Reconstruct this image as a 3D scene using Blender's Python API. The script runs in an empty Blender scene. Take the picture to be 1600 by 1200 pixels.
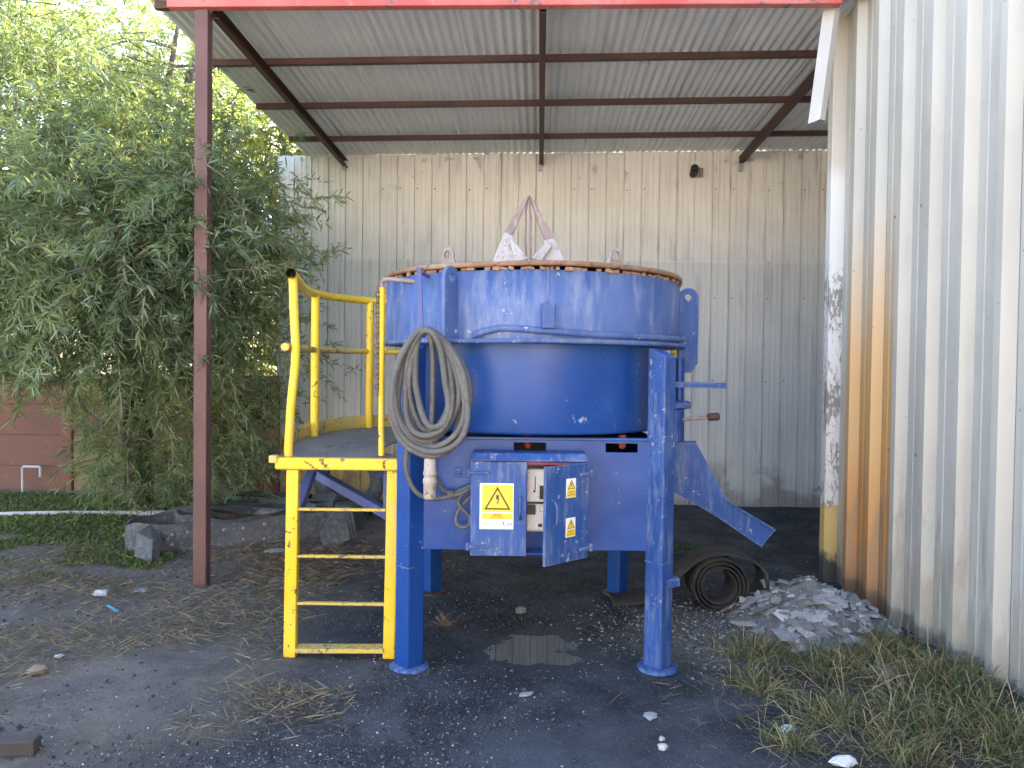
import bpy, bmesh, math, random
import numpy as np
from mathutils import Matrix, Vector, noise as mnoise
R = math.radians
random.seed(7); rng = np.random.default_rng(11)
S = bpy.context.scene
COL = S.collection

# ------------------------------------------------------------------ camera
F, ROLL, PITCH, H = 1180.0, .7, 1.21, 1.6        # focal in px of a 1600 px wide frame, degrees, metres
cam = bpy.data.cameras.new('camera'); cam.sensor_fit = 'HORIZONTAL'; cam.sensor_width = 36
cam.lens = 36*F/1600; cam.clip_end = 900; cam.clip_start = .05
camo = bpy.data.objects.new('camera', cam); COL.objects.link(camo)
camo.matrix_world = Matrix.Translation((0, 0, H)) @ Matrix.Rotation(R(90-PITCH), 4, 'X') @ Matrix.Rotation(R(ROLL), 4, 'Z')
S.camera = camo
# ------------------------------------------------------------------ sky, sun, exposure
SUN_EL, SUN_AZ = 44, 12                          # azimuth clockwise from +Y: low sun behind the shed
w = bpy.data.worlds.new('World'); S.world = w; w.use_nodes = True
nt = w.node_tree; nt.nodes.clear()
sk = nt.nodes.new('ShaderNodeTexSky'); sk.sky_type = 'NISHITA'; sk.sun_disc = False
sk.sun_elevation = R(SUN_EL); sk.sun_rotation = R(SUN_AZ); sk.air_density = 1.0; sk.dust_density = 1.6
bg = nt.nodes.new('ShaderNodeBackground'); bg.inputs[1].default_value = .15
wo = nt.nodes.new('ShaderNodeOutputWorld')
nt.links.new(sk.outputs[0], bg.inputs[0]); nt.links.new(bg.outputs[0], wo.inputs[0])
sl = bpy.data.lights.new('sun', 'SUN'); sl.energy = 5; sl.angle = R(.5); sl.color = (1, .93, .8)
so = bpy.data.objects.new('sun', sl); COL.objects.link(so)
sd = Vector((math.sin(R(SUN_AZ))*math.cos(R(SUN_EL)), math.cos(R(SUN_AZ))*math.cos(R(SUN_EL)), math.sin(R(SUN_EL))))
so.rotation_euler = sd.to_track_quat('Z', 'Y').to_euler()
S.view_settings.view_transform = 'Standard'; S.view_settings.look = 'None'
S.view_settings.gamma = 1; S.view_settings.use_curve_mapping = False
S.view_settings.exposure = 2.75
S.cycles.max_bounces = 8; S.cycles.diffuse_bounces = 4; S.cycles.transparent_max_bounces = 8

# ------------------------------------------------------------------ helpers
I4 = Matrix.Identity(4)
BR = Matrix.Rotation(R(-2.1), 4, 'Z')            # the shed and the walls stand turned 2.1 degrees
MF = Matrix.Translation((.12, 4.68, 0)) @ Matrix.Rotation(R(1.2), 4, 'Z')   # the mixer
MFI = MF.inverted()
WM = {}

def ray(u, v):                                    # survey: direction through a point measured on a 1600x1200 frame
    a, b = u-800, v-600; r, p = R(ROLL), R(PITCH)
    x = a*math.cos(r)+b*math.sin(r); y = -a*math.sin(r)+b*math.cos(r)
    d = Vector((x/F, 1, -y/F)); c, s = math.cos(-p), math.sin(-p)
    return Vector((d.x, c*d.y-s*d.z, s*d.y+c*d.z))
def pt(u, v, Y):                                  # ... at a given depth
    d = ray(u, v); return Vector((0, 0, H))+d*(Y/d.y)
def gp(u, v, z=0):                                # ... on a level plane
    d = ray(u, v); return Vector((0, 0, H))+d*((z-H)/d.z)

def gz(x, y):                                     # ground height
    z = .018*mnoise.noise(Vector((x*.8, y*.8, 3.1)))+.010*mnoise.noise(Vector((x*2.6, y*2.6, 9)))+.006*mnoise.noise(Vector((x*9, y*9, 1)))+.0045*mnoise.noise(Vector((x*20, y*20, 4)))+.0035*abs(mnoise.noise(Vector((x*37, y*37, 6))))
    z += .09*max(0, min(1, (x-1.75)/.6))*max(0, min(1, (4.9-y)/1.2))
    z += .05*max(0, min(1, (-3.0-x)/1.5))
    dx, dy = (x-.14)/.30, (y-4.33)/.30
    e = math.exp(-(dx*dx+dy*dy)*1.1)
    z -= .040*e
    if e > .02: z += .012*min(1, e*2)*mnoise.noise(Vector((x*8, y*8, 11)))+.006*mnoise.noise(Vector((x*24, y*24, 12)))
    return z

class MB:
    def __init__(s): s.v = []; s.f = []; s.m = []; s.sm = []
    def add(s, vs, fs, mi=0, sm=False, M=None):
        n = len(s.v)
        s.v += [tuple(M @ Vector(p)) if M is not None else tuple(p) for p in vs]
        for f in fs: s.f.append([i+n for i in f]); s.m.append(mi); s.sm.append(sm)
        return s
    def box(s, c, d, M=None, mi=0):
        x, y, z = (d[0]/2, d[1]/2, d[2]/2)
        vs = [(c[0]+i*x, c[1]+j*y, c[2]+k*z) for k in (-1, 1) for j in (-1, 1) for i in (-1, 1)]
        return s.add(vs, [(0, 2, 3, 1), (4, 5, 7, 6), (0, 1, 5, 4), (2, 6, 7, 3), (0, 4, 6, 2), (1, 3, 7, 5)], mi, False, M)
    def bb(s, x0, x1, y0, y1, z0, z1, M=None, mi=0):
        return s.box(((x0+x1)/2, (y0+y1)/2, (z0+z1)/2), (x1-x0, y1-y0, z1-z0), M, mi)
    def bar(s, a, b, w, h, up=(0, 0, 1), mi=0):
        a, b = Vector(a), Vector(b); d = b-a; L = d.length; d.normalize()
        up = Vector(up); sd_ = d.cross(up).normalized(); u = sd_.cross(d).normalized()
        M = Matrix((sd_, d, u)).transposed().to_4x4(); M.translation = (a+b)/2
        return s.box((0, 0, 0), (w, L, h), M, mi)
    def tube(s, pts, r, n=10, closed=False, caps=True, mi=0, smooth=True):
        pts = [Vector(p) for p in pts]; N = len(pts); rings = []; prev = None
        for i, p in enumerate(pts):
            t = (pts[(i+1) % N]-pts[i-1]) if closed or 0 < i < N-1 else (pts[1]-pts[0] if i == 0 else pts[-1]-pts[-2])
            t.normalize()
            if prev is None:
                a = Vector((0, 0, 1)) if abs(t.z) < .9 else Vector((1, 0, 0)); u = t.cross(a).normalized()
            else:
                u = (prev-t*prev.dot(t)).normalized()
            prev = u; v = t.cross(u); ri = r[i] if hasattr(r, '__len__') else r
            rings.append([p+(u*math.cos(2*math.pi*k/n)+v*math.sin(2*math.pi*k/n))*ri for k in range(n)])
        vs = [q for g in rings for q in g]; fs = []
        for i in range(N if closed else N-1):
            for k in range(n):
                a, b = i*n, ((i+1) % N)*n
                fs.append((a+k, a+(k+1) % n, b+(k+1) % n, b+k))
        s.add(vs, fs, mi, smooth)
        if caps and not closed:
            s.add(rings[0], [tuple(range(n))[::-1]], mi); s.add(rings[-1], [tuple(range(n))], mi)
        return s
    def lathe(s, prof, n=48, a0=0, a1=360, M=None, mi=0, smooth=True, wob=0):
        full = abs(a1-a0-360) < 1e-6; m = n if full else n+1; vs = []; fs = []
        for i in range(m):
            a = R(a0+(a1-a0)*i/n)
            dz = wob*(math.sin(3*a)+.6*math.sin(7*a+1))
            for r, z in prof: vs.append((r*math.sin(a), -r*math.cos(a), z+dz))
        k = len(prof)
        for i in range(n):
            for j in range(k-1):
                a, b = i*k, ((i+1) % m)*k
                fs.append((a+j, b+j, b+j+1, a+j+1))
        return s.add(vs, fs, mi, smooth, M)
    def prism(s, poly, d, M=None, mi=0, hole=None):
        """poly: (x,z) outline, extruded along y by d (centred)"""
        n = len(poly)
        vs = [(x, -d/2, z) for x, z in poly]+[(x, d/2, z) for x, z in poly]
        fs = [(i, (i+1) % n, n+(i+1) % n, n+i) for i in range(n)]
        if hole:
            h = len(hole); vs += [(x, -d/2, z) for x, z in hole]+[(x, d/2, z) for x, z in hole]; o = 2*n
            fs += [(o+(i+1) % h, o+i, o+h+i, o+h+(i+1) % h) for i in range(h)]
            # bridge rings by nearest angle
            assert h == n
            fs += [(i, o+i, o+(i+1) % n, (i+1) % n) for i in range(n)]
            fs += [(n+i, n+(i+1) % n, o+h+(i+1) % n, o+h+i) for i in range(n)]
        else:
            fs += [tuple(range(n))[::-1], tuple(range(n, 2*n))]
        return s.add(vs, fs, mi, False, M)
    def mesh(s, name, mats, bevel=0, seg=1):
        me = bpy.data.meshes.new(name); me.from_pydata(s.v, [], s.f)
        for m in mats: me.materials.append(m)
        me.polygons.foreach_set('material_index', s.m); me.polygons.foreach_set('use_smooth', s.sm)
        bm = bmesh.new(); bm.from_mesh(me)
        bmesh.ops.recalc_face_normals(bm, faces=bm.faces)
        if bevel:
            es = [e for e in bm.edges if e.is_manifold and not (e.link_faces[0].smooth and e.link_faces[1].smooth) and e.calc_face_angle(0) > .5]
            bmesh.ops.bevel(bm, geom=es, offset=bevel, segments=seg, affect='EDGES', profile=.5)
        bm.to_mesh(me); bm.free(); me.update()
        return me

def props(o, label=None, cat=None, group=None, kind=None):
    for k, v in (('label', label), ('category', cat), ('group', group), ('kind', kind)):
        if v: o[k] = v
    return o
def link(o, parent=None, world=I4):
    COL.objects.link(o)
    if parent is not None:
        o.parent = parent; o.matrix_parent_inverse = WM[parent.name].inverted()
    o.matrix_basis = world; WM[o.name] = world.copy()
    return o
def ob(name, mb, mats, parent=None, M=I4, bevel=0, seg=1, **kw):
    if not isinstance(mats, (list, tuple)): mats = [mats]
    me = mb.mesh(name, mats, bevel, seg) if isinstance(mb, MB) else mb
    return props(link(bpy.data.objects.new(name, me), parent, M), **kw)
def inst(name, me, parent, M, **kw):
    return props(link(bpy.data.objects.new(name, me), parent, M), **kw)
def empty(name, M, label, cat, group=None):
    o = bpy.data.objects.new(name, None); o.empty_display_size = .2
    return props(link(o, None, M), label, cat, group)
def T(x, y, z): return Matrix.Translation((x, y, z))
def arrays(name, V, polys, mat, cols=None, smooth=False):
    """fast mesh: V (n,3); polys = list of (m,k) index arrays"""
    me = bpy.data.meshes.new(name)
    me.vertices.add(len(V)); me.vertices.foreach_set('co', np.asarray(V, np.float32).ravel())
    li = np.concatenate([p.ravel() for p in polys]).astype(np.int32)
    tot = np.concatenate([np.full(len(p), p.shape[1], np.int32) for p in polys])
    st = np.concatenate([[0], np.cumsum(tot)[:-1]]).astype(np.int32)
    me.loops.add(len(li)); me.loops.foreach_set('vertex_index', li)
    me.polygons.add(len(tot)); me.polygons.foreach_set('loop_start', st); me.polygons.foreach_set('loop_total', tot)
    if smooth: me.polygons.foreach_set('use_smooth', np.ones(len(tot), bool))
    if cols is not None:
        a = me.color_attributes.new('Col', 'FLOAT_COLOR', 'POINT')
        c = np.ones((len(V), 4), np.float32); c[:, :3] = cols; a.data.foreach_set('color', c.ravel())
    me.materials.append(mat); me.update(calc_edges=True); me.validate()
    return me

# ------------------------------------------------------------------ material kit
class NT:
    def __init__(s, name):
        s.m = bpy.data.materials.new(name); s.m.use_nodes = True; s.t = s.m.node_tree
        s.p = s.t.nodes['Principled BSDF']; s.out = s.t.nodes['Material Output']
        s.co = s.t.nodes.new('ShaderNodeTexCoord').outputs['Object']
    def n(s, typ, **kw):
        o = s.t.nodes.new(typ)
        for k, v in kw.items(): setattr(o, k, v)
        return o
    def put(s, sock, v):
        if hasattr(v, 'is_output'): s.t.links.new(v, sock)
        elif isinstance(v, (tuple, list)) and len(v) == 3 and sock.type == 'RGBA': sock.default_value = (*v, 1)
        else: sock.default_value = v
    def noise(s, scale, detail=4, rough=.55, stretch=None, dist=0, co=None):
        co = co or s.co
        if stretch or True:
            mp = s.n('ShaderNodeMapping'); s.put(mp.inputs[0], co)
            mp.inputs['Scale'].default_value = stretch or (1, 1, 1)
            rv = s.n('ShaderNodeObjectInfo').outputs['Random']
            cm = s.n('ShaderNodeCombineXYZ'); m_ = s.math('MULTIPLY', rv, 37.); s.put(cm.inputs[0], m_); s.put(cm.inputs[2], m_)
            s.put(mp.inputs['Location'], cm.outputs[0])
            co = mp.outputs[0]
        o = s.n('ShaderNodeTexNoise'); s.put(o.inputs['Vector'], co)
        o.inputs['Scale'].default_value = scale; o.inputs['Detail'].default_value = detail
        o.inputs['Roughness'].default_value = rough; o.inputs['Distortion'].default_value = dist
        return o.outputs['Fac']
    def vor(s, scale, feature='F1', out='Distance', co=None):
        o = s.n('ShaderNodeTexVoronoi', feature=feature); s.put(o.inputs['Vector'], co or s.co); o.inputs['Scale'].default_value = scale
        return o.outputs[out]
    def ss(s, v, a, b):                            # smoothstep a..b
        o = s.n('ShaderNodeMapRange', interpolation_type='SMOOTHSTEP'); s.put(o.inputs[0], v)
        o.inputs[1].default_value = a; o.inputs[2].default_value = b
        return o.outputs[0]
    def math(s, op, a, b=0., c=0.):
        o = s.n('ShaderNodeMath', operation=op); s.put(o.inputs[0], a); s.put(o.inputs[1], b); s.put(o.inputs[2], c)
        return o.outputs[0]
    def mul(s, *a):
        r = a[0]
        for x in a[1:]: r = s.math('MULTIPLY', r, x)
        return r
    def mix(s, f, a, b):
        o = s.n('ShaderNodeMix', data_type='RGBA'); s.put(o.inputs[0], f); s.put(o.inputs[6], a); s.put(o.inputs[7], b)
        return o.outputs[2]
    def xyz(s, co=None):
        o = s.n('ShaderNodeSeparateXYZ'); s.put(o.inputs[0], co or s.co); return o.outputs
    def bump(s, h, strength=.3, dist=.01):
        o = s.n('ShaderNodeBump'); s.put(o.inputs['Height'], h); o.inputs['Strength'].default_value = strength; o.inputs['Distance'].default_value = dist
        prev = s.p.inputs['Normal'].links
        if prev: s.t.links.new(prev[0].from_socket, o.inputs['Normal'])
        s.t.links.new(o.outputs[0], s.p.inputs['Normal'])
    def done(s, col, rough=.6, metal=0., spec=.5):
        s.put(s.p.inputs['Base Color'], col); s.put(s.p.inputs['Roughness'], rough); s.put(s.p.inputs['Metallic'], metal)
        s.put(s.p.inputs['Specular IOR Level'], spec)
        return s.m

def painted(name, base, alt, dirt, rough=.45, chip=None, chip_t=(.62, .66), dirt_t=(.5, .75), dirt_amt=.6, streak=(3, 3, .35), sc=5, bump=.12, dents=0, spec=.4, edge=None):
    n = NT(name)
    c = n.mix(n.ss(n.noise(sc*.5, 4), .35, .65), base, alt)
    d = n.mul(n.ss(n.math('ADD', n.noise(sc*2.2, 6, .7, streak), n.mul(n.math('SUBTRACT', n.noise(sc*.45, 3), .5), .5)), *dirt_t), dirt_amt)
    c = n.mix(d, c, dirt)
    fine = n.noise(sc*14, 4, .7)
    c = n.mix(n.mul(n.ss(fine, .6, .75), .35*dirt_amt), c, dirt)
    r = n.math('ADD', n.mul(d, .3), n.math('ADD', rough-.08, n.mul(n.noise(sc*3), .16)))
    if chip:
        cl = n.math('SUBTRACT', n.noise(sc*.7, 3, .6), .5)
        cm = n.ss(n.math('ADD', n.noise(sc*5, 8, .7), n.mul(cl, .45)), *chip_t); c = n.mix(cm, c, chip); r = n.math('ADD', r, n.mul(cm, .3))
        n.bump(n.math('SUBTRACT', 1., cm), .5, .002)
    if edge:                                     # paint rubbed off along the arrises
        bv = n.n('ShaderNodeBevel', samples=4); bv.inputs['Radius'].default_value = .012
        vd = n.n('ShaderNodeVectorMath', operation='DOT_PRODUCT'); n.put(vd.inputs[0], bv.outputs[0]); n.put(vd.inputs[1], n.n('ShaderNodeNewGeometry').outputs['Normal'])
        em = n.mul(n.ss(n.math('ADD', n.math('SUBTRACT', 1., vd.outputs['Value']), n.mul(n.math('SUBTRACT', n.noise(sc*4, 6, .7), .5), .35)), .06, .16), n.ss(n.noise(sc*1.3, 4), .42, .58), .85)
        c = n.mix(em, c, edge); r = n.math('ADD', r, n.mul(em, .2))
    n.bump(n.noise(sc*30, 3), bump, .003)
    if dents: n.bump(n.noise(2.2, 2), dents, .05)
    return n.done(c, r, 0., spec)

MT = {}
# blue paint: glossy where it is kept, chalky and dusty on the upper ring
MT['blue'] = painted('blue_paint', (.007, .048, .235), (.014, .070, .29), (.12, .19, .36), .36, (.30, .33, .42), (.66, .70), (.56, .84), .34, (2, 2, .7), 4, .10, .22)
MT['blue_chalk'] = painted('chalky_blue_paint', (.042, .088, .26), (.085, .135, .315), (.25, .285, .38), .55, (.40, .42, .48), (.64, .69), (.44, .74), .62, (2.2, 2.2, .5), 4, .14, .15)
MT['blue_worn'] = painted('worn_blue_paint', (.012, .056, .24), (.026, .082, .285), (.20, .25, .36), .5, (.36, .37, .43), (.62, .70), (.46, .74), .60, (2.5, 2.5, .4), 6, .16, edge=(.30, .31, .36))
MT['blue_grey'] = painted('greyish_blue_paint', (.055, .075, .22), (.085, .105, .26), (.22, .24, .34), .5, None, (.6, .7), (.5, .8), .5, (2, 2, 2), 5)
MT['yellow'] = painted('yellow_paint', (.82, .52, .018), (.85, .60, .05), (.62, .50, .24), .42, (.16, .09, .05), (.625, .66), (.50, .78), .55, (2, 2, 1), 5, .14, edge=(.20, .12, .07))
MT['yellow_worn'] = painted('worn_yellow_paint', (.70, .48, .05), (.60, .47, .16), (.42, .34, .2), .5, (.20, .13, .09), (.54, .64), (.42, .7), .75, (3, 3, 3), 7, .2)
MT['oxide'] = painted('red_oxide_paint', (.118, .058, .052), (.14, .070, .062), (.22, .14, .12), .55, (.10, .05, .04), (.66, .72), (.52, .8), .4, (3, 3, .5), 5, .2, edge=(.09, .05, .04))
MT['dark_oxide'] = painted('dark_oxide_steel', (.060, .030, .030), (.085, .040, .036), (.13, .08, .07), .6, None, (.6, .7), (.5, .8), .5, (2, 2, 2), 4, .2)
MT['red'] = painted('red_beam_paint', (.48, .075, .065), (.52, .15, .13), (.50, .33, .30), .45, (.16, .13, .15), (.615, .635), (.5, .8), .5, (2, 2, 2), 3, .15)
MT['rust'] = painted('rusted_rim', (.22, .12, .075), (.30, .18, .11), (.42, .30, .20), .75, (.12, .06, .04), (.56, .66), (.45, .75), .6, (2, 2, 2), 8, .4)
MT['plaster'] = painted('cement_splashed_steel', (.42, .39, .40), (.52, .49, .50), (.30, .275, .28), .8, (.22, .17, .165), (.56, .68), (.5, .7), .5, (2, 2, 2), 9, .5)
MT['bare'] = painted('brown_grey_steel', (.24, .18, .17), (.30, .23, .22), (.50, .46, .45), .6, None, (.6, .7), (.52, .72), .6, (3, 3, 1), 8, .3)
MT['dark'] = painted('dark_steel', (.02, .02, .022), (.03, .03, .03), (.06, .06, .06), .6)
MT['cable'] = painted('grey_rubber_cable', (.085, .085, .087), (.115, .114, .112), (.20, .19, .175), .62, None, (.6, .7), (.45, .7), .6, (2, 2, 2), 9, .2)
MT['connector'] = painted('beige_plug_shell', (.36, .31, .27), (.44, .39, .35), (.55, .50, .45), .5, (.18, .15, .13), (.6, .66), (.5, .7), .5, (2, 2, 2), 9, .2)
MT['rubber'] = painted('conveyor_rubber', (.022, .022, .024), (.038, .038, .039), (.11, .107, .105), .7, None, (.6, .7), (.46, .7), .55, (2, 2, 2), 5, .35)
MT['rubber_grey'] = painted('dusty_grey_rubber', (.060, .068, .078), (.095, .10, .11), (.24, .245, .25), .7, (.36, .37, .38), (.68, .73), (.45, .7), .55, (2, 2, 2), 6, .3)
MT['deck'] = painted('grimy_deck_plate', (.13, .125, .125), (.18, .175, .17), (.28, .26, .23), .55, (.06, .05, .045), (.58, .66), (.45, .7), .6, (1, 6, 1), 5, .3)
MT['white_tin'] = painted('white_flashing_paint', (.46, .45, .43), (.52, .51, .49), (.42, .40, .36), .4, None, (.6, .7), (.55, .8), .5, (3, 3, .3), 4, .1)
MT['panel_white'] = painted('dusty_white_casing', (.66, .62, .56), (.74, .71, .66), (.38, .30, .22), .6, (.10, .08, .07), (.66, .70), (.55, .72), .6, (2, 2, 1), 12, .2)
MT['red_in'] = painted('orange_red_primer', (.40, .06, .025), (.34, .07, .04), (.2, .1, .07), .6)
MT['chain'] = painted('rusty_chain', (.13, .085, .06), (.18, .12, .09), (.25, .2, .16), .6)
MT['pipe_grey'] = painted('grey_plastic_pipe', (.42, .44, .46), (.5, .52, .53), (.3, .3, .28), .5)
MT['pipe_blue'] = painted('light_blue_pipe', (.05, .33, .50), (.07, .38, .55), (.2, .3, .35), .45)
MT['paper'] = painted('white_scrap', (.74, .76, .78), (.66, .68, .70), (.5, .48, .44), .7)
MT['timber'] = painted('dark_timber', (.05, .045, .042), (.075, .065, .06), (.12, .11, .1), .8, None, (.6, .7), (.5, .7), .5, (1, 8, 8), 5, .5)
MT['stone'] = painted('broken_grey_screed', (.23, .24, .25), (.32, .33, .345), (.14, .145, .15), .85, (.44, .45, .46), (.63, .70), (.5, .72), .6, (1, 1, 1), 9, .6)
MT['stone_white'] = painted('white_plaster_lump', (.50, .51, .52), (.44, .45, .46), (.42, .40, .38), .85, None, (.6, .7), (.5, .7), .5, (1, 1, 1), 9, .6)
MT['stone_brown'] = painted('brown_stone', (.30, .21, .17), (.24, .18, .15), (.2, .15, .1), .85, None, (.6, .7), (.5, .7), .5, (1, 1, 1), 9, .6)
def toned(m):
    t = m.node_tree; p = t.nodes['Principled BSDF']; src = p.inputs['Base Color'].links[0].from_socket
    oi = t.nodes.new('ShaderNodeObjectInfo'); mr = t.nodes.new('ShaderNodeMapRange'); mr.inputs[3].default_value = .62; mr.inputs[4].default_value = 1.45
    vm = t.nodes.new('ShaderNodeVectorMath'); vm.operation = 'SCALE'
    t.links.new(oi.outputs['Random'], mr.inputs[0]); t.links.new(src, vm.inputs[0]); t.links.new(mr.outputs[0], vm.inputs['Scale']); t.links.new(vm.outputs[0], p.inputs['Base Color'])
toned(MT['stone']); MT['dust'] = painted('mortar_dust', (.15, .155, .165), (.20, .21, .22), (.10, .10, .11), .9, (.30, .31, .32), (.60, .66), (.5, .7), .6, (1, 1, 1), 14, .8)
def flat(name, col, rough=.5):
    n = NT(name); return n.done(n.mix(n.mul(n.ss(n.noise(30), .5, .8), .25), col, tuple(c*.7+.08 for c in col)), rough)
MT['sign_white'] = flat('sign_white', (.82, .84, .86)); MT['sign_yellow'] = flat('sign_yellow', (.86, .58, .05)); MT['sign_black'] = flat('sign_brown_black', (.07, .045, .02))
MT['logo'] = flat('sign_logo_ink', (.12, .07, .22)); MT['green'] = flat('green_button', (.05, .30, .17)); MT['black'] = flat('black_plastic', (.02, .02, .02))

# galvanised roof sheet, seen from below
n = NT('galvanised_roof_sheet')
c = n.mix(n.ss(n.noise(1.6, 4), .35, .65), (.62, .655, .71), (.68, .70, .74))
c = n.mix(n.mul(n.ss(n.noise(5, 5, .6, (3, .25, 1)), .52, .72), .55), c, (.44, .43, .42))
c = n.mix(n.mul(n.ss(n.noise(9, 5, .7), .62, .74), .4), c, (.26, .20, .17))
MT['roof'] = n.done(c, .5, 0.)

# back wall: cream sheet with grime streaks, greyer lower lift, mustard splash at the left foot, mud along the ground
n = NT('cream_wall_sheet')
X, Y, Z = n.xyz()
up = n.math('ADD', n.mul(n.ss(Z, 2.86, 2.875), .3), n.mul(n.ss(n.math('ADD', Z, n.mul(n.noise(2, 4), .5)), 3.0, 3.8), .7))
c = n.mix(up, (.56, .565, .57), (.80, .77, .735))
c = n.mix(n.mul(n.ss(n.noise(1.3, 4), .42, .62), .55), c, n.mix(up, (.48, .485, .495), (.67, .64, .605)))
c = n.mix(n.mul(n.ss(n.noise(5, 6, .6, (2.2, 1, .16)), .53, .74), .6), c, (.24, .20, .165))
c = n.mix(n.mul(n.ss(n.noise(16, 5, .6, (2.2, 1, .05)), .56, .72), n.ss(Z, 1.6, 3.9), .35), c, (.26, .20, .15))
c = n.mix(n.mul(n.ss(n.noise(4, 5, .6), .58, .72), n.ss(Z, 3.5, 4.1), .7), c, (.16, .11, .07))
left = n.mul(n.math('SUBTRACT', 1., n.ss(X, -2.1, -1.2)), n.math('SUBTRACT', 1., n.ss(Z, .55, .95)))
c = n.mix(n.mul(left, .8), c, (.52, .36, .10))
md = n.math('SUBTRACT', 1., n.ss(n.math('SUBTRACT', Z, n.mul(n.ss(n.noise(2.2, 5, .6), .40, .66), .38)), -.04, .22))
c = n.mix(n.mul(md, .62), c, (.17, .155, .14))
rs = n.mul(n.ss(n.noise(5, 4), .62, .68), n.math('SUBTRACT', 1., n.ss(Z, .25, .45)))
c = n.mix(n.mul(rs, .8), c, (.22, .09, .05))
n.bump(n.noise(3, 2), .25, .03)
MT['wall'] = n.done(c, n.math('ADD', .42, n.mul(n.noise(6), .25)))

# right wall: white painted box-rib sheet, run of rust-orange stain down two ribs, grimy foot
n = NT('white_box_rib_sheet')
X, Y, Z = n.xyz()
c = n.mix(n.ss(n.noise(2.2, 4, .6, (1, 1, .4)), .4, .65), (.49, .465, .41), (.43, .41, .365))
c = n.mix(n.mul(n.ss(n.noise(26, 4, .7), .5, .75), .25), c, (.50, .48, .42))
c = n.mix(n.mul(n.ss(n.noise(4, 6, .6, (1, 3, .12)), .56, .74), .55), c, (.36, .34, .30))
band = n.mul(n.ss(Y, 4.90, 4.93), n.math('SUBTRACT', 1., n.ss(Y, 5.66, 5.69)))
zz = n.math('SUBTRACT', 1., n.ss(n.math('ADD', Z, n.mul(n.noise(5, 3, .5, (1, 3, .3)), .7)), 1.75, 3.25))
c = n.mix(n.mul(band, zz, .92), c, n.mix(n.ss(n.math('ADD', Z, n.mul(n.noise(3, 4, .6, (1, 4, .2)), .8)), .5, 1.7), (.56, .22, .035), (.62, .36, .13)))
low = n.math('SUBTRACT', 1., n.ss(n.math('SUBTRACT', Z, n.mul(n.ss(n.noise(5, 5, .6, (1, 3, .35)), .3, .7), .8)), .02, .35))
c = n.mix(n.mul(low, .5), c, (.26, .23, .18))
foot = n.math('SUBTRACT', 1., n.ss(n.math('SUBTRACT', Z, n.mul(n.noise(9, 4), .16)), .02, .07))
c = n.mix(n.mul(foot, .6), c, (.09, .085, .075))
c = n.mix(n.ss(n.vor(7), .06, .045), c, (.3, .27, .22))
MT['wall_r'] = n.done(c, .42)
n = NT('peeling_corner_post')
X, Y, Z = n.xyz()
c = n.mix(n.ss(Z, .58, .60), (.60, .46, .19), (.74, .73, .72))
pe = n.mul(n.ss(n.math('ADD', n.noise(45, 8, .75, (1, 1, .35)), n.mul(n.math('SUBTRACT', n.noise(7, 3, .6, (1, 1, .4)), .5), .7)), .52, .57), n.ss(Z, .55, .6), n.math('SUBTRACT', 1., n.ss(Z, 2.2, 2.6)))
c = n.mix(n.mul(pe, .8), c, (.16, .14, .125))
c = n.mix(n.math('SUBTRACT', 1., n.ss(n.math('SUBTRACT', Z, n.mul(n.noise(9, 4), .3)), .0, .1)), c, (.07, .07, .065))
c = n.mix(n.ss(Z, 3.0, 3.2), c, (.58, .54, .48))
MT['corner'] = n.done(c, .5)

# precast panel wall
n = NT('brown_precast_concrete')
rv = n.n('ShaderNodeObjectInfo').outputs['Random']
c = n.mix(rv, (.20, .085, .060), (.16, .10, .075))
c = n.mix(n.mul(n.ss(n.noise(3, 5), .45, .65), .6), c, (.13, .085, .065))
c = n.mix(n.mul(n.ss(n.noise(14, 5, .7), .6, .72), .5), c, (.32, .26, .22))
n.bump(n.noise(40, 4), .3, .004)
MT['precast'] = n.done(c, .9)
n = NT('ochre_precast_concrete')
c = n.mix(n.ss(n.noise(2.5, 5), .4, .65), (.27, .19, .10), (.20, .16, .115))
c = n.mix(n.mul(n.ss(n.noise(14, 5, .7), .6, .72), .5), c, (.34, .28, .2))
n.bump(n.noise(40, 4), .3, .004)
MT['ochre'] = n.done(c, .9)

# ground: black ash, brown soil to the left, pale dust by the rubble, sandy sunlit yard behind
n = NT('ash_and_soil_ground')
X, Y, Z = n.xyz()
big = n.noise(.9, 5, .6)
ash = n.mix(n.ss(n.noise(2.4, 6, .65), .35, .68), (.021, .028, .040), (.075, .089, .112))
soil = n.mix(n.ss(n.noise(3.5, 6, .65), .35, .65), (.27, .235, .195), (.165, .148, .132))
edge = n.math('ADD', n.math('ADD', X, n.mul(n.math('SUBTRACT', Y, 4.), -.10)), n.mul(n.math('SUBTRACT', big, .5), 3.0))
fs = n.math('SUBTRACT', 1., n.ss(edge, -2.4, -.4))
c = n.mix(n.mul(fs, .85), ash, soil)
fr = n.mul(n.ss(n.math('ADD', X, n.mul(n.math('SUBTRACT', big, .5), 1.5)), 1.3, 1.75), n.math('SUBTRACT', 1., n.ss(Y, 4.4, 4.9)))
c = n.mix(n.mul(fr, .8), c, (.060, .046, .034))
dx = n.math('DIVIDE', n.math('SUBTRACT', X, 1.25), .75); dy = n.math('DIVIDE', n.math('SUBTRACT', Y, 4.55), .6)
dd = n.math('SQRT', n.math('ADD', n.mul(dx, dx), n.mul(dy, dy)))
du = n.math('SUBTRACT', 1., n.ss(n.math('ADD', dd, n.mul(n.math('SUBTRACT', n.noise(3.5, 6, .7), .5), 1.5)), .35, 1.1))
c = n.mix(n.mul(du, .75), c, (.21, .215, .22))
dl = n.mul(n.ss(n.noise(1.7, 5, .6), .54, .66), n.ss(X, -1.6, -2.6), n.math('SUBTRACT', 1., n.ss(Y, 4.6, 5.2)))
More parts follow.
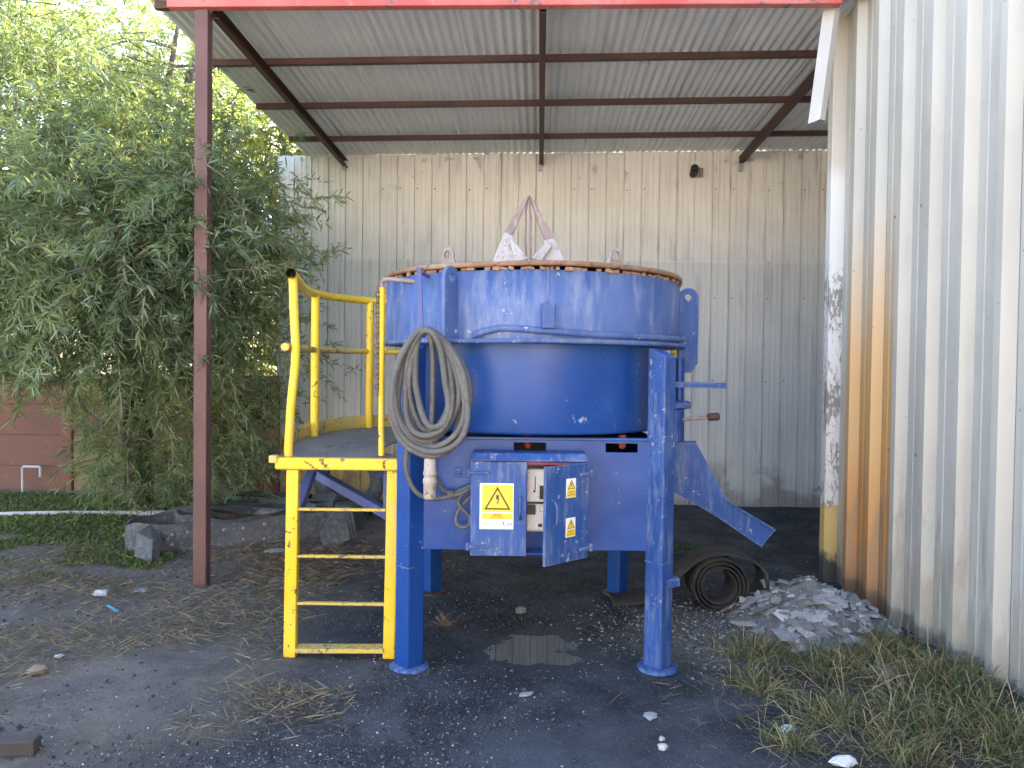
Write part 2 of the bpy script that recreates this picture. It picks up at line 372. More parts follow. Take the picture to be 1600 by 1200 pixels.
c = n.mix(n.mul(dl, .7), c, (.19, .20, .21))
sp = n.vor(75, out='Distance'); spm = n.mul(n.math('SUBTRACT', 1., n.ss(sp, .16, .24)), n.ss(n.noise(30, 3), .50, .60))
c = n.mix(n.mul(spm, .75), c, (.42, .42, .41))
c = n.mix(n.mul(n.ss(n.noise(55, 5, .8), .52, .66), .65), c, (.15, .15, .152))
c = n.mix(n.mul(n.ss(n.noise(70, 5, .8), .56, .68), .8), c, (.016, .017, .02))
yard = n.math('SUBTRACT', 1., n.ss(n.math('ADD', Y, n.mul(big, 1.0)), .2, 2.4))
c = n.mix(yard, c, (.46, .40, .32))
far = n.ss(Y, 9.2, 10.5)
c = n.mix(far, c, (.12, .12, .06))
wx = n.math('DIVIDE', n.math('SUBTRACT', X, .10), .38); wy = n.math('DIVIDE', n.math('SUBTRACT', Y, 3.15), .34)
wd = n.math('SQRT', n.math('ADD', n.mul(wx, wx), n.mul(wy, wy)))
wx2 = n.math('DIVIDE', n.math('SUBTRACT', X, .14), .5); wy2 = n.math('DIVIDE', n.math('SUBTRACT', Y, 4.3), .45)
wd2 = n.math('SQRT', n.math('ADD', n.mul(wx2, wx2), n.mul(wy2, wy2)))
wet_sheen = n.math('SUBTRACT', 1., n.ss(n.math('ADD', n.math('MINIMUM', wd, wd2), n.mul(n.math('SUBTRACT', n.noise(4, 5, .65), .5), 1.1)), .55, 1.25))
c = n.mix(n.mul(wet_sheen, .5), c, (.050, .060, .075))  # damp patch, its bluish sky sheen put into the colour
h = n.math('ADD', n.noise(28, 7, .75), n.math('ADD', n.mul(spm, .35), n.mul(n.noise(110, 3, .7), .35)))
bs = n.n('ShaderNodeBump'); n.put(bs.inputs['Height'], h); bs.inputs['Distance'].default_value = .035
n.put(bs.inputs['Strength'], n.math('SUBTRACT', .95, n.mul(wet_sheen, .4))); n.t.links.new(bs.outputs[0], n.p.inputs['Normal'])
MT['ground'] = n.done(c, n.math('SUBTRACT', .92, n.mul(wet_sheen, .55)), 0, .4)
n = NT('puddle_water')
n.p.inputs['IOR'].default_value = 1.45
MT['water'] = n.done((.034, .040, .048), .02, 0, 1.)

def attr_mat(name, rough=.6, trans=.0, spec=.4, glow=(1, 1, 1)):
    n = NT(name)
    a = n.n('ShaderNodeAttribute', attribute_name='Col').outputs['Color']
    n.done(a, rough, 0, spec)
    if trans:
        tr = n.n('ShaderNodeBsdfTranslucent')
        mm = n.n('ShaderNodeMix', data_type='RGBA', blend_type='MULTIPLY'); mm.inputs[0].default_value = 1
        n.t.links.new(a, mm.inputs[6]); mm.inputs[7].default_value = (*glow, 1)
        n.t.links.new(mm.outputs[2], tr.inputs[0])
        mx = n.n('ShaderNodeMixShader'); mx.inputs[0].default_value = trans
        n.t.links.new(n.p.outputs[0], mx.inputs[1]); n.t.links.new(tr.outputs[0], mx.inputs[2]); n.t.links.new(mx.outputs[0], n.out.inputs[0])
    return n.m
MT['leaf'] = attr_mat('wattle_leaf', .48, .42, .4, (1.7, 1.6, .55))
MT['grass'] = attr_mat('grass_blade', .65, .25, .2, (1.3, 1.3, .7))
MT['straw'] = attr_mat('straw', .8)
MT['grit'] = attr_mat('grit', .85)
n = NT('bark'); c = n.mix(n.ss(n.noise(9, 6, .65, (2, 2, .4)), .4, .65), (.085, .065, .05), (.16, .13, .105)); n.bump(n.noise(16, 6, .7, (2, 2, .4)), .7, .02); MT['bark'] = n.done(c, .9)

# ------------------------------------------------------------------ ground
def axis(lo, hi, step, far):
    a = list(np.arange(lo, hi+1e-6, step)); d = step
    while a[-1] < far: d *= 1.35; a.append(a[-1]+d)
    d = step
    while a[0] > -far: d *= 1.35; a.insert(0, a[0]-d)
    return np.array(a)
xs = axis(-4.4, 2.6, .021, 320); ys = axis(2.75, 6.6, .021, 320)
GX, GY = np.meshgrid(xs, ys); V = np.stack([GX.ravel(), GY.ravel(), np.zeros(GX.size)], 1)
near = (np.abs(V[:, 0]) < 12) & (V[:, 1] > -6) & (V[:, 1] < 14)
for i in np.nonzero(near)[0]: V[i, 2] = gz(V[i, 0], V[i, 1])
nx, ny = len(xs), len(ys); ii = (np.arange(ny-1)[:, None]*nx+np.arange(nx-1)[None, :]).ravel()
ob('ground', arrays('ground', V, [np.stack([ii, ii+1, ii+nx+1, ii+nx], 1)], MT['ground'], smooth=True), None, kind='structure')
mb = MB(); mb.add([(.14+.62*math.cos(a)*1.0, 4.33+.55*math.sin(a), -.0285) for a in np.linspace(0, 2*math.pi, 40)[:-1]], [tuple(range(39))])
ob('puddle', mb, MT['water'], kind='structure')

# ------------------------------------------------------------------ open lean-to shed
shed = empty('lean_to_shed', BR @ T(-2.42, 5.31, 0), 'open lean-to shed with corrugated iron roof and red front beam over the blue mixer', 'shed')
sl_ = -(4.19-4.09)/3.7
def rz(y, x=0): return 4.19+(y-5.3)*sl_+.0125*x                 # underside of purlins
# roof sheets
cor = []
for k in range(61):
    x = k*.76/60*1.0; cor.append((x, .0105*math.cos(2*math.pi*x/.076)))
def roof_sheet():
    mb = MB(); vs = []; ysn = [5.22, 6.3, 7.4, 8.4, 9.12]
    for yy in ysn:
        for x, z in cor: vs.append((x, yy, rz(yy)+.063+z))
    k = len(cor); fs = [(j*k+i, j*k+i+1, (j+1)*k+i+1, (j+1)*k+i) for j in range(len(ysn)-1) for i in range(k-1)]
    mb.add(vs, fs, 0, True); return mb.mesh('roof_sheet', [MT['roof']])
rs_me = roof_sheet()
for i in range(9):
    inst('roof_sheet', rs_me, shed, BR @ T(-2.79+i*.722, random.uniform(-.02, .02), .0125*(-2.79+i*.722)+.0018*(i % 2)) @ Matrix.Rotation(-math.atan(.0125), 4, 'Y'))
for y in (5.40, 6.36, 7.34, 8.31):                # angle-iron purlins
    mb = MB(); z = rz(y); mb.bb(-2.80, 3.35, y-.022, y-.017, z, z+.05); mb.bb(-2.80, 3.35, y-.017, y+.026, z, z+.005); mb.v = [(a, b, c+.0125*a) for a, b, c in mb.v]
    ob('purlin', mb, MT['dark_oxide'], shed, BR)
for x in (-2.37, -.035, 2.305):                   # channel rafters
    mb = MB(); a = (x, 5.36, rz(5.36, x)-.047); b = (x, 9.04, rz(9.04, x)-.047)
    mb.bar(a, b, .006, .088); mb.bar((x+.025, a[1], a[2]-.041), (x+.025, b[1], b[2]-.041), .046, .006); mb.bar((x+.025, a[1], a[2]+.041), (x+.025, b[1], b[2]+.041), .046, .006)
    ob('rafter', mb, MT['dark_oxide'], shed, BR)
    mb = MB(); mb.bb(x-.012, x+.03, 8.94, 8.985, 3.93, 4.02); ob('bracket', mb, MT['plaster'], shed, BR, .003)
mb = MB(); mb.bb(-2.66, 2.03, 5.275, 5.345, 4.112, 4.30); ob('front_beam', mb, MT['red'], shed, BR, .004)
mb = MB(); mb.bb(-2.47, -2.375, 5.30, 5.385, -.05, 4.108); ob('post', mb, MT['oxide'], shed, BR, .006, 2)

# ------------------------------------------------------------------ back wall
bw = empty('sheet_metal_wall', BR @ T(.1, 9.05, 0), 'cream ribbed sheet-metal wall with dirty streaks behind the blue mixer', 'wall')
mod = [(.0, 0), (.055, 0), (.060, -.004), (.072, -.004), (.077, 0), (.118, 0), (.123, -.004), (.135, -.004), (.140, 0), (.186, 0), (.190, -.016), (.197, -.016), (.201, .012), (.204, .012)]
def wall_sheet(z0, z1, nm):
    prof = [(m*.207+x, y) for m in range(nm) for x, y in mod]+[(nm*.207, 0)]
    mb = MB(); k = len(prof); zs = (z0, (z0+z1)/2, z1); vs = [(x, y, z) for z in zs for x, y in prof]
    mb.add(vs, [(j*k+i, j*k+i+1, (j+1)*k+i+1, (j+1)*k+i) for j in range(2) for i in range(k-1)]); return mb
NM = 4
for i in range(8):
    x0 = -3.17+i*NM*.207
    for lo, (z0, z1) in enumerate(((-.05, 2.885), (2.865, 4.075))):
        # geometry stays in wall coordinates so that the stains run on from sheet to sheet
        mb = wall_sheet(z0+random.uniform(-.004, .004), z1+(0 if lo == 0 else .0125*(x0+.4)+.074), NM)
        mb.v = [(x+x0, y+9.0+(-.004 if lo == 0 else .004)+random.uniform(-.0015, .0015), z) for x, y, z in mb.v]
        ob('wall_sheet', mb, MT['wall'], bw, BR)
mb = MB(); mb.bb(3.45, 3.49, 5.95, 9.0, -.05, 4.16); ob('side_light_blocker', mb, MT['wall'], bw, BR)  # unseen end wall, added to block side light from the back wall
for z in (.9, 2.3, 3.25):
    mb = MB(); mb.bb(-3.15, 3.4, 9.03, 9.09, z, z+.05); ob('girt', mb, MT['dark_oxide'], bw, BR)
rv_me = MB().lathe([(.0001, -.004), (.006, -.003), (.008, .002)], 8, M=Matrix.Rotation(R(90), 4, 'X')).mesh('screw', [MT['dark']])
for i in range(32):
    if random.random() < .55: inst('screw', rv_me, bw, BR @ T(-3.17+i*.207+.03, 8.990, 3.72+random.uniform(-.01, .01)))
    if random.random() < .35: inst('screw', rv_me, bw, BR @ T(-3.17+i*.207+.03, 8.982, 2.45+random.uniform(-.01, .01)))
    if random.random() < .30: inst('screw', rv_me, bw, BR @ T(-3.17+i*.207+.03, 8.982, 1.48+random.uniform(-.01, .01)))
fx = empty('wall_spout', BR @ T(1.775, 8.96, 3.92), 'short black pipe stub stuck through the top of the cream wall', 'pipe')
mb = MB(); mb.tube([BR @ Vector((1.775, 9.02, 3.90)), BR @ Vector((1.75, 8.80, 3.925))], .045, 14, caps=False); mb.tube([BR @ Vector((1.77, 8.94, 3.904)), BR @ Vector((1.75, 8.80, 3.925))], .036, 14)
ob('stub', mb, MT['dark'], fx)
mb = MB(); mb.bb(1.74, 1.88, 8.965, 8.975, 3.86, 3.97); ob('flange', mb, MT['bare'], fx, BR, .003)

# ------------------------------------------------------------------ right-hand building wall
rw = empty('box_rib_wall', BR @ T(2.3, 4, 0), 'tall white box-rib sheet wall with rust-orange streaks on the right', 'wall')
PR = [(0, 0), (.060, 0), (.066, .005), (.074, .005), (.080, 0), (.150, 0), (.156, .005), (.164, .005), (.170, 0), (.232, 0), (.262, .062), (.318, .062), (.348, 0), (.352, 0)]
# along -y from the corner: pan, then a rib standing out towards the yard
for i in range(9):
    prof = [(5.80-(i*2+m)*.3515-y, 2.275-d) for m in range(2) for y, d in PR]
    mb = MB(); k = len(prof); dx = random.uniform(-.002, .002); vs = [(x+dx, y, z) for z in (-.05, 2.4, 5.6) for y, x in prof]
    mb.add(vs, [(j*k+a, j*k+a+1, (j+1)*k+a+1, (j+1)*k+a) for j in range(2) for a in range(k-1)])
    ob('wall_sheet', mb, MT['wall_r'], rw, BR)
mb = MB(); mb.bb(2.175, 2.285, 5.80, 5.90, -.05, 5.6); ob('corner_flashing', mb, MT['corner'], rw, BR, .006)
mb = MB(); mb.bb(2.30, 8, 5.80, 5.86, -.05, 5.6); mb.bb(2.33, 8, -.6, 5.8, 5.45, 5.6); mb.bb(2.30, 8, -.62, -.56, -.05, 5.6); ob('gable_cladding', mb, MT['wall_r'], rw, BR)
mb = MB(); mb.bb(8, 8.06, -.6, 5.86, -.05, 5.6); ob('rear_cladding', mb, MT['wall_r'], rw, BR)
sc_me = MB().lathe([(.0001, -.006), (.007, -.005), (.010, 0)], 8, M=Matrix.Rotation(R(-90), 4, 'Y')).mesh('screw', [MT['dark']])
for i in range(7):
    for z in (2.62, 1.12): inst('screw', sc_me, rw, BR @ T(2.274, 5.80-i*.3515-.11+random.uniform(-.01, .01), z+random.uniform(-.02, .02)))

# the sunlit front across the yard: out of frame, it lights the shed and shows in the glossy drum
oc = NT('cream_render'); c_ = oc.mix(oc.ss(oc.noise(.8, 5), .4, .65), (.68, .62, .54), (.60, .545, .47)); oc.bump(oc.noise(30), .2, .01); MT['render'] = oc.done(c_, .9)
wh = empty('warehouse', T(0, -11, 0), 'long cream warehouse front across the yard, mirrored in the blue drum', 'building')
mb = MB(); mb.bb(-16, 14, -18, -11, -.1, 6.4); ob('wall', mb, MT['render'], wh)
mb = MB(); mb.bb(-16.3, 14.3, -18.3, -10.7, 6.402, 6.6); ob('roof', mb, MT['roof'], wh)
for x in (-11, -3.5, 7): mb = MB(); mb.bb(x-1.4, x+1.4, -10.997, -10.93, -.05, 3.2); ob('door', mb, MT['dark_oxide'], wh)
# loose flashing hanging behind the beam
hf = MB()
P0 = [Vector(p) for p in ((1.952, 5.40, 4.20), (2.022, 5.37, 4.20), (2.066, 5.40, 4.20), (1.872, 5.45, 3.35), (1.945, 5.42, 3.375), (1.992, 5.45, 3.375))]
th = Vector((0, .004, 0))
hf.add([*P0, *[p+th for p in P0]], [(0, 1, 4, 3), (1, 2, 5, 4), (6, 9, 10, 7), (7, 10, 11, 8), (0, 3, 9, 6), (2, 8, 11, 5), (3, 4, 10, 9), (4, 5, 11, 10), (0, 6, 7, 1), (1, 7, 8, 2)])
ob('loose_flashing', hf, MT['white_tin'], None, BR, label='loose white folded metal flashing dangling from the end of the red beam', cat='flashing')

# ------------------------------------------------------------------ precast boundary wall, left
pw = empty('precast_wall', BR @ T(-5.6, 8.95, 0), 'brown precast concrete panel wall half covered by the tree', 'wall')
for x in (-9.92, -7.81, -5.70, -3.59):
    mb = MB(); mb.bb(x-.07, x+.07, 8.88, 9.02, -.05, 1.66); ob('post', mb, MT['precast'] if x < -5 else MT['ochre'], pw, BR, .008)
    wd_ = 2.11-.14 if x < -3.6 else .35
    if x > -3.6: wd_ = .41
    for k in range(4):
        mb = MB(); mb.bb(x+.074, x+.074+wd_-.008, 8.915+random.uniform(-.006, .006), 8.97, .375*k-.03, .375*(k+1)-.0305)
        ob('panel', mb, MT['precast'] if x < -5.8 else (MT['ochre'] if (k+int(x)) % 3 else MT['precast']), pw, BR, .006)

# ------------------------------------------------------------------ pan mixer
mx = empty('pan_mixer', MF, 'big blue industrial pan mixer on four square legs', 'mixer')
def ML(p): return MFI @ Vector(p)
# legs, turned to point outwards
for sx, sy in ((-1, -1), (1, -1), (1, 1), (-1, 1)):
    x, y = .665*sx, .672*sy
    Ml = MF @ T(x, y, 0) @ Matrix.Rotation(math.atan2(y, x), 4, 'Z')
    mb = MB(); mb.bb(-.055, .055, -.055, .055, .014, 1.722)
    mb.v = [(a, b, c-(.05 if c > 1 and a > 0 else 0)) for a, b, c in mb.v]
    lg = ob('leg', mb, MT['blue_worn'] if (sx, sy) == (1, -1) else MT['blue'], mx, Ml, .010, 2)
    mb = MB(); mb.lathe([(.0001, .016), (.098, .016), (.104, .012), (.106, -.004)], 28); ob('foot_plate', mb, MT['blue_worn'] if sy < 0 else MT['dark_oxide'], lg, Ml)
    if sy < 0:
        mb = MB(); mb.bb(-.057, .057, -.057, .057, .545 if sx < 0 else .575, .549 if sx < 0 else .579); ob('weld_band', mb, MT['blue_worn'], lg, Ml, .001)
mb = MB(); q = [ML(pt(1036, 912, 4.0)), ML(pt(1060, 908, 4.02))]; mb.bar(q[0], q[1], .05, .045); ob('leg_lug', mb, MT['blue_worn'], mx, MF, .006)
# drum
mb = MB(); mb.lathe([(.02, 1.252), (.70, 1.252), (.795, 1.257), (.80, 1.27), (.80, 1.726)], 96); ob('lower_drum', mb, MT['blue'], mx, MF)
mb = MB(); mb.lathe([(.79, 1.727), (.925, 1.727), (.925, 1.748), (.80, 1.748)], 96, wob=.0015); fl = ob('drum_flange', mb, MT['blue_chalk'], mx, MF)
mb = MB(); mb.lathe([(.889, 1.749), (.889, 2.094), (.868, 2.098), (.868, 1.76)], 96, wob=.001); ring = ob('upper_ring', mb, MT['blue_chalk'], mx, MF)
# ragged cement crust under the rim and the rust-brown rim plate
mb = MB()
for i in range(120):
    a = 360*i/120+random.uniform(-1, 1)
    if random.random() < .82:
        Mq = Matrix.Rotation(R(a), 4, 'Z') @ T(0, -.882, 2.101)
        mb.box((0, random.uniform(-.008, .01), 0), (random.uniform(.02, .05), .02, random.uniform(.012, .024)), Mq @ Matrix.Rotation(random.uniform(-.3, .3), 4, 'Y'))
ob('cement_crust', mb, MT['rust'], mx, MF, .003, kind='stuff')
mb = MB(); mb.lathe([(.0001, 2.125), (.80, 2.125), (.80, 2.117), (.897, 2.114), (.904, 2.118), (.904, 2.134), (.898, 2.139), (.80, 2.141), (.0001, 2.141)], 96, wob=.003); ob('rim_plate', mb, MT['rust'], mx, MF)
for a in (-37.5, 31):
    Mq = MF @ Matrix.Rotation(R(a), 4, 'Z') @ T(0, -.79, 2.14)
    mb = MB()
    oo = [(.042*math.cos(t), .058+.042*math.sin(t)) for t in np.linspace(-.35, math.pi+.35, 18)]; outer = [(-.055, 0)]+oo[::-1]+[(.055, 0)]
    ang = [math.atan2(z-.058, x) for x, z in outer]; hole = [(.025*math.cos(t), .058+.025*math.sin(t)) for t in ang]
    mb.prism(outer, .016, hole=hole); ob('rim_lug', mb, MT['bare'], mx, Mq, .002)
# radial lifting plates
for a in (90.5, -28, -150):
    Mq = MF @ Matrix.Rotation(R(a), 4, 'Z') @ T(0, -.935, 0) @ Matrix.Rotation(R(90), 4, 'Z')
    # local x runs inwards (towards the drum), outline in x,z
    arc = [(-.035+.065*math.cos(t), 2.045+.065*math.sin(t)) for t in np.linspace(0, math.pi, 15)]
    z0 = 1.585 if a == 90.5 else 1.752
    outer = [(.03, z0)]+arc+([(-.10, z0+.06), (-.06, z0)] if a == 90.5 else [(-.10, z0)])
    hz = 2.05; ang = [math.atan2(z-hz, x+.035) for x, z in outer]; hole = [(-.035+.024*math.cos(t), hz+.024*math.sin(t)) for t in ang]
    mb = MB(); mb.prism(outer, .02, hole=hole); ob('lifting_plate', mb, MT['blue_worn'] if a > 0 else MT['blue_chalk'], mx, Mq, .002)
# seam strip and small box on the ring
Mq = MF @ Matrix.Rotation(R(2.3), 4, 'Z')
mb = MB(); mb.bb(-.006, .006, -.894, -.886, 1.92, 2.092); ob('seam_strip', mb, MT['blue_chalk'], mx, Mq, .001)
mb = MB(); mb.bb(-.033, .033, -.935, -.885, 1.80, 1.925); ob('junction_box', mb, MT['blue_chalk'], mx, Mq, .004, 2)
# painted hose lying on the flange
pts = []
for a, dz in ((-22, .012), (-18, .030), (-13, .048), (-7, .046), (0, .038), (8, .030), (18, .024), (30, .022), (42, .022), (54, .022), (66, .026), (78, .034), (86, .06), (92, .10)):
    r = .905+.012*math.sin(a); pts.append((r*math.sin(R(a)), -r*math.cos(R(a)), 1.751+dz))
def smooth_path(p, k=6):
    p = [Vector(q) for q in p]; out = []
    for i in range(len(p)-1):
        a, b, c, d = p[max(i-1, 0)], p[i], p[i+1], p[min(i+2, len(p)-1)]
        for j in range(k):
            t = j/k; out.append(.5*((2*b)+(c-a)*t+(2*a-5*b+4*c-d)*t*t+(-a+3*b-3*c+d)*t**3))
    return out+[p[-1]]
mb = MB(); mb.tube(smooth_path(pts), .017, 10); ob('hose', mb, MT['blue_chalk'], mx, MF)
for a, z in ((-2, 1.69), (3.4, 1.69), (-9, 1.33), (1.5, 1.62)):
    mb = MB(); mb.lathe([(.0001, -.01), (.010, -.008), (.013, 0)], 10, M=Matrix.Rotation(R(a), 4, 'Z') @ T(0, -.80, z) @ Matrix.Rotation(R(90), 4, 'X')); ob('rivet', mb, MT['blue'], mx, MF)
# base skirt: four plates between the legs, the front one with two slots
def grid_plate(xs, zs, holes, t):
    mb = MB(); nx, nz = len(xs), len(zs); vs = [(x, s_*t/2, z) for s_ in (-1, 1) for z in zs for x in xs]; o = nx*nz; fs = []
    solid = lambda i, j: 0 <= i < nx-1 and 0 <= j < nz-1 and (i, j) not in holes
    for j in range(nz-1):
        for i in range(nx-1):
            if not solid(i, j): continue
            a, b, c, d = j*nx+i, j*nx+i+1, (j+1)*nx+i+1, (j+1)*nx+i
            fs += [(a, b, c, d), (o+d, o+c, o+b, o+a)]
            for (p, q), (di, dj) in (((a, b), (0, -1)), ((b, c), (1, 0)), ((c, d), (0, 1)), ((d, a), (-1, 0))):
                if not solid(i+di, j+dj): fs.append((q, p, o+p, o+q))
    return mb.add(vs, fs)
lx = lambda u, v: ML(pt(u, v, 4.0)).x
xs_ = [-.625, lx(803, 700), lx(853, 700), lx(947, 700), lx(997, 700), .625]; zs_ = [.632, 1.158, 1.205, 1.221]
ob('skirt_plate', grid_plate(xs_, zs_, {(1, 1), (3, 1)}, .012), MT['blue'], mx, MF @ T(0, -.672, 0), .002)
for a in (90, 180, 270):
    mb = MB(); mb.bb(-.62, .62, -.006, .006, .632, 1.221); ob('skirt_plate', mb, MT['blue'], mx, MF @ Matrix.Rotation(R(a), 4, 'Z') @ T(0, -.672, 0), .002)
mb = MB(); mb.bb(-.625, .625, -.70, -.666, 1.221, 1.236); ob('top_rail', mb, MT['blue'], mx, MF, .003)
mb = MB(); mb.lathe([(.0001, .72), (.50, .72), (.50, 1.252)], 40); ob('gearbox_light_block', mb, MT['dark'], mx, MF)  # dark gear motor cylinder, added to shut off light through the drum gap
for u in (825, 972):
    p = ML(pt(u, 687, 4.12)); mb = MB(); mb.lathe([(.0001, -.03), (.012, -.03), (.022, -.012), (.022, .045)], 16, M=T(p.x, p.y, p.z-.02)); ob('drive_roller', mb, MT['red_in'], mx, MF)
for u, v in ((716, 742), (733, 742), (716, 733)):
    p = ML(pt(u, v, 4.0)); mb = MB(); mb.bb(p.x-.02, p.x+.02, -.688, -.678, p.z-.01, p.z+.01); ob('hinge_pad', mb, MT['blue'], mx, MF, .002)
# cable hook
a, b = pt(655, 418, 3.80), pt(658, 524, 3.74)
mb = MB(); mb.bar(a, b, .026, .014, (0, 1, 0)); mb.bar(a+Vector((0, 0, -.02)), a+Vector((.03, .27, -.02)), .02, .012); mb.bar(b, b+Vector((0, .09, 0)), .024, .012); ob('cable_hook', mb, MT['blue_grey'], mx, I4, .003)
# A-frame lifting tool on top
ap = pt(826, 305, 4.68)
def arm(pa, pb, pc, pd, dy, t, mats, name):
    vs = [Vector(p) for p in (pa, pb, pc, pd)]; mb = MB()
    mb.add([p+Vector((0, dy-t/2, 0)) for p in vs]+[p+Vector((0, dy+t/2, 0)) for p in vs], [(0, 1, 2, 3), (7, 6, 5, 4), (0, 4, 5, 1), (1, 5, 6, 2), (2, 6, 7, 3), (3, 7, 4, 0)])
    ob(name, mb, mats, mx, I4, .004)
q = lambda u, v: pt(u, v, 4.68)
arm(q(822, 307), q(828, 306), q(801, 369), q(788, 364), -.02, .03, MT['bare'], 'lifting_arm')
arm(q(826, 306), q(831, 307), q(866, 372), q(851, 375), .02, .03, MT['bare'], 'lifting_arm')
arm(q(788, 364), q(802, 370), q(806, 442), q(758, 442), -.02, .05, MT['plaster'], 'arm_foot')
arm(q(851, 375), q(866, 372), q(900, 442), q(848, 442), .02, .05, MT['plaster'], 'arm_foot')
arm(q(795, 372), q(801, 378), q(826, 406), q(805, 415), -.05, .03, MT['plaster'], 'arm_foot')
arm(q(856, 378), q(862, 386), q(845, 410), q(829, 404), -.02, .03, MT['plaster'], 'arm_foot')
mb = MB(); mb.tube([q(825, 306), q(822, 330), q(821, 370), q(824, 440)], .006, 8); mb.tube([q(827, 306), q(829, 340), q(829, 440)], .007, 8); ob('lifting_rod', mb, MT['bare'], mx)
# discharge gate gear at the right
Y4 = 4.52
mb = MB(); mb.tube([pt(1062, 560, 4.62), pt(1061, 700, 4.62)], .030, 14); ob('gate_shaft', mb, MT['blue'], mx)
a, b = pt(1050, 597, 4.4), pt(1133, 599, 4.4)
mb = MB(); mb.bar(a, b, .05, .006); mb.bar(a+Vector((0, -.025, -.015)), b+Vector((0, -.025, -.015)), .006, .03); mb.bar(a+Vector((0, .025, -.015)), b+Vector((0, .025, -.015)), .006, .03); ob('gate_arm', mb, MT['blue_worn'], mx, I4, .001)
mb = MB(); mb.bar(pt(1048, 634, 4.5), pt(1077, 632, 4.5), .09, .045); ob('gate_clamp', mb, MT['blue'], mx, I4, .008)
mb = MB(); mb.tube([pt(1054, 640, 4.45), pt(1053, 672, 4.45)], .05, 14); mb.bar(pt(1052, 640, 4.45), pt(1053, 692, 4.45), .05, .06, (0, 1, 0)); ob('gate_bearing', mb, MT['blue'], mx, I4, .006)
mb = MB(); mb.tube([pt(1060, 656, 4.45), pt(1108, 652, 4.4)], .012, 10); lv = ob('lever', mb, MT['bare'], mx)
mb = MB(); mb.tube([pt(1105, 653, 4.4), pt(1107, 652, 4.4), pt(1121, 651, 4.4), pt(1124, 651, 4.4)], [.015, .022, .024, .017], 12); ob('lever_knob', mb, MT['dark_oxide'], lv)
# chute
cp = [(1046, 692), (1088, 692), (1137, 783), (1211, 828), (1190, 855), (1118, 806), (1042, 763)]
Yf, Yb_ = 4.50, 4.86
f = [pt(u, v, Yf) for u, v in cp]; off = Vector((0, Yb_-Yf, 0))
for o in (Vector((0, 0, 0)), off):
    mb = MB(); vs = [p+o for p in f]; e = Vector((0, .006, 0)); mb.add(vs+[p+e for p in vs], [(0, 1, 2, 5, 6), (2, 3, 4, 5), (13, 12, 9, 8, 7), (12, 11, 10, 9)]+[(i, i+7, (i+1) % 7+7, (i+1) % 7) for i in range(7)])
    ob('chute_side', mb, MT['blue_worn'], mx)
mb = MB(); vs = [f[6]+Vector((0, .007, 0)), f[5]+Vector((0, .007, 0)), f[4]+Vector((0, .007, 0))]; vs = vs+[p+off-Vector((0, .008, 0)) for p in vs]; up_ = Vector((.002, 0, .005))
mb.add(vs+[p+up_ for p in vs], [(0, 1, 4, 3), (1, 2, 5, 4), (6, 9, 10, 7), (7, 10, 11, 8), (2, 8, 11, 5)]); ob('chute_floor', mb, MT['bare'], mx)
mb = MB(); mb.bar(f[0]+Vector((0, .006, .006)), f[1]+Vector((0, .006, .006)), .03, .010); ob('chute_flange', mb, MT['blue_worn'], mx, I4, .002); mb = MB(); mb.bar(f[2]+Vector((-.01, -.006, 0)), f[3]+Vector((0, -.006, 0)), .02, .012); ob('chute_lip', mb, MT['blue_worn'], mx, I4, .002)

# electrical cabinet on the front skirt
X0, X1, Z0, Z1, YF, YB = -.203, .394, .640, 1.124, 3.870, 3.995
mb = MB(); t = .008
mb.bb(X0, X0+t, YF, YB, Z0, Z1); mb.bb(X1-t, X1, YF, YB, Z0, Z1); mb.bb(X0+t, X1-t, YF, YB, Z0, Z0+t); mb.bb(X0+t, X1-t, YB-t, YB, Z0+t, Z1-t); mb.bb(X0+t, X1-t, YF, YB, Z1-t, Z1)
cab = ob('electrical_cabinet', mb, MT['blue'], mx)
mb = MB(); hv = [(X0-.004, YF-.035, Z1+.003), (X1+.004, YF-.035, Z1+.003), (X1+.004, YB, Z1+.003), (X0-.004, YB, Z1+.003), (X0+.006, YF-.01, Z1+.042), (X1-.006, YF-.01, Z1+.042), (X1-.006, YB, Z1+.042), (X0+.006, YB, Z1+.042)]
mb.add(hv, [(0, 3, 2, 1), (4, 5, 6, 7), (0, 1, 5, 4), (1, 2, 6, 5), (2, 3, 7, 6), (3, 0, 4, 7)]); ob('rain_hood', mb, MT['blue_worn'], cab, I4, .006, 2)
mb = MB(); mb.bb(X0+t+.001, X1-t-.001, YF+.012, YB-t-.001, Z1-t-.012, Z1-t-.001); mb.bb(.070, .079, YF+.012, YB-t-.001, .80, Z1-t-.014); ob('primer_lining', mb, MT['red_in'], cab)
mb = MB(); mb.bb(.079, X1-t-.02, YF+.05, YB-t-.002, .745, 1.075); ob('switchgear', mb, MT['panel_white'], cab, I4, .02, 3)
mb = MB(); mb.bb(.081, .30, YF+.042, YF+.052, .895, .906); mb.bb(.085, .13, YF+.040, YF+.050, .84, .89); mb.bb(.150, .17, YF+.04, YF+.05, .92, .99); mb.lathe([(.0001, -.008), (.014, -.008), (.016, 0)], 14, M=T(.165, YF+.046, .868) @ Matrix.Rotation(R(90), 4, 'X'))
mb.bb(.125, .129, YF+.044, YF+.05, .97, 1.04); mb.bb(.118, .128, YF+.044, YF+.05, .955, .965); mb.bb(.145, .165, YF+.044, YF+.05, .775, .79); ob('terminal_strip', mb, MT['black'], cab, I4, .001)
mb = MB(); mb.lathe([(.0001, -.014), (.012, -.013), (.014, 0)], 16, M=T(.110, YF+.044, .868) @ Matrix.Rotation(R(90), 4, 'X')); ob('green_button', mb, MT['green'], cab)
mb = MB(); mb.bb(X0-.002, .083, YF-.020, YF-.004, Z0-.004, Z1-.004); ob('door', mb, MT['blue_worn'], cab, I4, .003)
